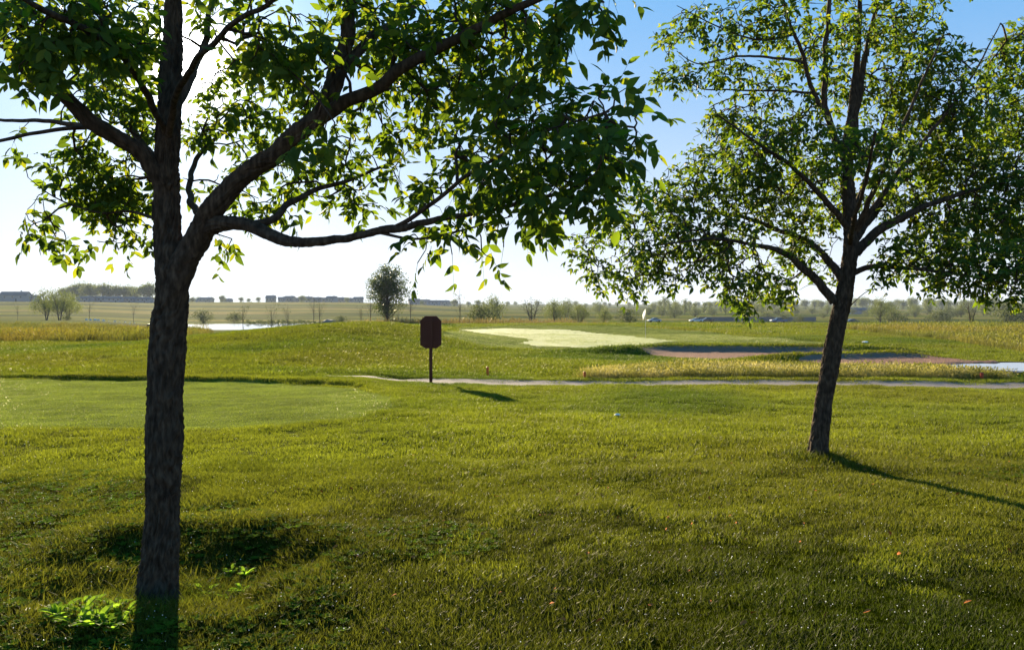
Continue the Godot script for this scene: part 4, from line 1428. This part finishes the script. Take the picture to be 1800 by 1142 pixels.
	right.limbs = [
		[[1436, 818, 0.0, 0.138], [1437, 806, 0.0, 0.112], [1439, 790, 0.0, 0.098], [1443, 750, 0.0, 0.089], [1451, 690, 0.0, 0.085], [1460, 640, 0.0, 0.083], [1471, 580, 0.0, 0.081], [1482, 530, 0.0, 0.085], [1490, 480, 0.0, 0.081], [1496, 430, 0.0, 0.074], [1495, 380, 0.02, 0.061], [1493, 320, 0.03, 0.052], [1491, 260, 0.05, 0.046], [1498, 190, 0.1, 0.037], [1508, 100, 0.15, 0.028], [1512, 0, 0.2, 0.020], [1515, -150, 0.2, 0.009]],
		[[1493, 290, 0.04, 0.04], [1472, 250, 0.0, 0.036], [1452, 190, -0.1, 0.032], [1450, 120, -0.2, 0.028], [1457, 20, -0.3, 0.022], [1465, -120, -0.4, 0.009]],
		[[1495, 270, 0.05, 0.042], [1505, 210, 0.2, 0.037], [1516, 130, 0.3, 0.031], [1530, 60, 0.4, 0.026], [1542, -10, 0.45, 0.02], [1555, -150, 0.5, 0.008]],
		[[1458, 215, -0.1, 0.026], [1425, 150, -0.3, 0.022], [1410, 90, -0.45, 0.019], [1388, 40, -0.55, 0.015], [1368, -40, -0.7, 0.008]],
		[[1468, 530, 0.0, 0.05], [1442, 497, 0.0, 0.042], [1405, 465, -0.05, 0.034], [1372, 440, -0.1, 0.026], [1320, 428, -0.2, 0.018], [1250, 420, -0.3, 0.012], [1160, 430, -0.5, 0.006]],
		[[1480, 490, 0.0, 0.05], [1462, 462, 0.05, 0.041], [1432, 432, 0.15, 0.033], [1380, 408, 0.3, 0.025], [1300, 380, 0.5, 0.018], [1200, 370, 0.7, 0.012], [1090, 385, 0.9, 0.005]],
		[[1492, 400, 0.0, 0.036], [1445, 345, -0.2, 0.028], [1400, 300, -0.4, 0.022], [1330, 250, -0.7, 0.014], [1260, 200, -0.9, 0.006]],
		[[1416, 110, -0.4, 0.016], [1370, 102, -0.5, 0.013], [1300, 99, -0.6, 0.01], [1230, 112, -0.7, 0.006], [1190, 90, -0.8, 0.003]],
		[[1400, 60, -0.5, 0.012], [1330, 70, -0.5, 0.010], [1260, 45, -0.4, 0.007], [1190, 10, -0.4, 0.003]],
		[[1440, 165, -0.2, 0.015], [1380, 160, 0.1, 0.012], [1290, 158, 0.4, 0.009], [1220, 150, 0.6, 0.006], [1170, 90, 0.8, 0.003], [1148, 55, 0.9, 0.002]],
		[[1505, 445, 0.0, 0.05], [1545, 405, 0.0, 0.043], [1600, 375, -0.05, 0.034], [1660, 350, -0.1, 0.025], [1730, 330, -0.15, 0.016], [1840, 300, -0.2, 0.007]],
		[[1500, 425, 0.0, 0.042], [1540, 372, 0.3, 0.034], [1575, 330, 0.5, 0.026], [1630, 285, 0.8, 0.018], [1700, 240, 1.1, 0.011], [1800, 190, 1.4, 0.005]],
		[[1500, 480, 0.0, 0.032], [1540, 468, -0.2, 0.026], [1600, 472, -0.5, 0.02], [1680, 482, -0.8, 0.013], [1780, 500, -1.1, 0.005]],
		[[1500, 410, 0.0, 0.034], [1530, 350, -0.3, 0.026], [1565, 270, -0.6, 0.02], [1610, 170, -0.8, 0.013], [1660, 60, -1.0, 0.005]],
		[[1496, 390, 0.0, 0.03], [1530, 290, 0.5, 0.023], [1560, 200, 0.8, 0.018], [1600, 90, 1.0, 0.012], [1640, -30, 1.1, 0.005]],
		[[1500, 415, 0.0, 0.03], [1560, 330, -0.2, 0.024], [1630, 240, -0.3, 0.018], [1700, 150, -0.3, 0.011], [1760, 40, -0.3, 0.004]],
		[[1495, 440, 0.0, 0.03], [1490, 400, 0.6, 0.024], [1480, 330, 1.2, 0.017], [1460, 230, 1.7, 0.008]],
		[[1495, 430, 0.0, 0.03], [1500, 390, -0.6, 0.024], [1520, 330, -1.2, 0.017], [1540, 230, -1.8, 0.008]],
		[[1480, 560, 0.03, 0.006], [1460, 520, 0.3, 0.004], [1430, 500, 0.4, 0.003], [1405, 510, 0.5, 0.0015]],
		[[1478, 555, 0.05, 0.006], [1520, 515, 0.3, 0.004], [1560, 500, 0.4, 0.002], [1590, 470, 0.5, 0.0012]],
	]
	right.clusters = [
		[1025, 430, 32, 0.6, 0.8], [1060, 475, 36, 0.5, 0.8], [1110, 495, 32, 0.3, 0.8], [1080, 395, 40, 0.7, 0.8], [1140, 440, 50, 0.3], [1150, 360, 50, 0.6, 0.9], [1095, 325, 22, 0.8, 0.5], [1210, 410, 55, 0.1], [1200, 335, 50, 0.5, 0.9], [1180, 480, 30, 0.1, 0.8], [1250, 470, 34, -0.2, 0.8], [1280, 420, 55, 0.0], [1295, 500, 36, -0.3], [1308, 540, 16, -0.3, 1.2], [1350, 490, 40, -0.2, 0.9], [1385, 510, 24, -0.1, 0.7],
		[1240, 270, 40, 0.6, 0.8], [1290, 210, 50, 0.3, 0.8], [1340, 150, 50, 0.2, 0.6], [1180, 70, 30, 0.4, 0.6], [1215, 35, 40, -0.3, 0.7], [1165, 125, 22, 0.6, 0.6], [1210, 130, 36, 0.3, 0.7], [1290, 50, 50, -0.4, 0.6], [1360, 30, 50, -0.5, 0.7], [1270, 125, 40, 0.0, 0.5], [1330, 270, 60, -0.4], [1280, 330, 60, 0.3], [1400, 220, 60, -0.3, 0.8], [1360, 350, 60, 0.2], [1425, 300, 55, 0.3], [1430, 385, 45, 0.3, 0.9], [1400, 440, 45, 0.1, 0.8],
		[1430, 80, 50, -0.3, 0.6], [1480, 50, 50, 0.0, 0.7], [1480, 150, 45, 0.6, 0.7], [1550, 50, 55, 0.4, 0.7], [1600, 30, 55, 0.6, 0.7], [1560, 150, 60, 0.5, 0.8], [1640, 100, 55, -0.4, 0.8], [1620, 200, 70, 0.2], [1690, 180, 60, -0.2], [1760, 120, 55, 0.3, 0.9], [1790, 60, 35, 0.3, 0.9], [1770, 220, 65, 0.5], [1700, 270, 70, 0.2], [1780, 310, 65, -0.1], [1620, 300, 65, 0.6], [1560, 260, 55, -0.8, 0.8], [1565, 345, 45, 0.2, 0.7], [1640, 390, 55, 0.1, 0.9], [1720, 370, 65, -0.1], [1790, 400, 65, -0.3],
		[1580, 440, 42, -0.4, 0.9], [1560, 480, 26, -0.3, 0.8], [1640, 450, 50, -0.5], [1700, 450, 55, -0.8], [1770, 460, 55, -1.0], [1655, 500, 22, -0.7], [1720, 500, 30, -0.9], [1790, 508, 26, -1.1], [1500, 250, 50, -1.4, 0.7], [1480, 350, 45, 1.2, 0.8], [1450, 470, 30, 0.4, 0.5],
		[1860, 200, 80, 0.5, 0.6], [1870, 350, 80, -0.2, 0.6], [1860, 470, 60, -0.9, 0.6], [1500, -100, 120, 0.0, 0.4], [1650, -90, 100, 0.3, 0.4], [1350, -80, 90, -0.5, 0.4],
	]
	ash_tree("ash_tree", "slender ash tree with a slightly leaning trunk and long shadow", right)

func _ready() -> void:
	rng.seed = 2024
	for a in [[bumps, 5, 0.02, 3], [patches, 8, 0.012, 3], [streaks, 14, 0.02, 3], [bark_noise, 23, 0.06, 2]]:
		a[0].seed = a[1]
		a[0].frequency = a[2]
		a[0].fractal_octaves = a[3]
		a[0].noise_type = FastNoiseLite.TYPE_SIMPLEX_SMOOTH
	var cam := Camera3D.new()
	cam.name = "camera"
	cam.position = Vector3(0, EYE, 0)
	cam.rotation.x = -PITCH
	cam.fov = rad_to_deg(2.0 * atan(571.0 / FOCAL))
	cam.near = 0.1
	cam.far = 9000.0
	add_child(cam)
	cam.current = true
	sun_dir = pixel_dir(330.0, 108.0).normalized()
	build_sky()
	var sun := DirectionalLight3D.new()
	sun.name = "sun"
	sun.light_energy = 1.6
	sun.light_color = Color(1.0, 0.91, 0.74)
	sun.light_angular_distance = 0.5
	sun.shadow_enabled = true
	add_child(sun)
	sun.look_at_from_position(sun_dir * 50.0, Vector3.ZERO)
	build_materials()
	add_poly("tee", world_poly([[-260, 667], [0, 667], [300, 669], [480, 674], [620, 683], [690, 699], [690, 715], [640, 734], [500, 748], [300, 756], [0, 752], [-260, 750]]))
	add_poly("green", world_poly([[812, 580], [900, 577], [1000, 580], [1100, 590], [1190, 599], [1150, 603], [1080, 608], [1000, 609.5], [940, 608], [915, 603], [938, 597], [900, 592], [850, 586]]))
	add_poly("collar", world_poly([[770, 588], [800, 577], [900, 572], [1000, 572], [1110, 573], [1250, 583], [1400, 598], [1500, 606], [1430, 606], [1200, 603], [1150, 606], [1080, 612], [1000, 614], [900, 612], [830, 605]]))
	add_poly("straw", PackedVector2Array([Vector2(1.7, 23.1), Vector2(2.2, 24.6), Vector2(3.4, 25.9), Vector2(6.0, 26.2), Vector2(9.0, 25.7), Vector2(10.8, 24.9), Vector2(12.6, 24.0), Vector2(13.6, 23.2), Vector2(13.0, 22.3), Vector2(9.0, 22.6), Vector2(6.9, 22.7), Vector2(4.0, 22.9)]))
	add_poly("meadow", world_poly([[-300, 603], [0, 601], [190, 600], [262, 598], [330, 589], [372, 584], [300, 577], [150, 573], [-300, 572]]))
	add_poly("prairie", world_poly([[1480, 578], [1560, 574], [1700, 572], [2000, 572], [2000, 650], [1850, 628], [1760, 613], [1650, 597], [1560, 588]]))
	add_poly("scrub", PackedVector2Array([Vector2(-20, 100), Vector2(-14, 112), Vector2(6, 112), Vector2(12, 104), Vector2(4, 99), Vector2(-8, 97)]))
	add_poly("clover_vignette_rough", PackedVector2Array([Vector2(-12.0, -10.0), Vector2(-12.0, 7.6), Vector2(-5.0, 7.6), Vector2(-2.0, 7.0), Vector2(0.5, 6.6), Vector2(2.2, 6.0), Vector2(3.6, 5.6), Vector2(6.0, 5.4), Vector2(12.0, 5.4), Vector2(12.0, -10.0)]))
	for k in poly:
		print(k, " ", poly[k][1], poly[k][2])
	build_ground()
	print("ground done ", Time.get_ticks_msec())
	build_course()
	build_background()
	print("background done ", Time.get_ticks_msec())
	build_trees()
	print("trees done ", Time.get_ticks_msec())
	build_sign()
	build_flag()
	grow_grass()
	build_small()
	print("all done ", Time.get_ticks_msec())
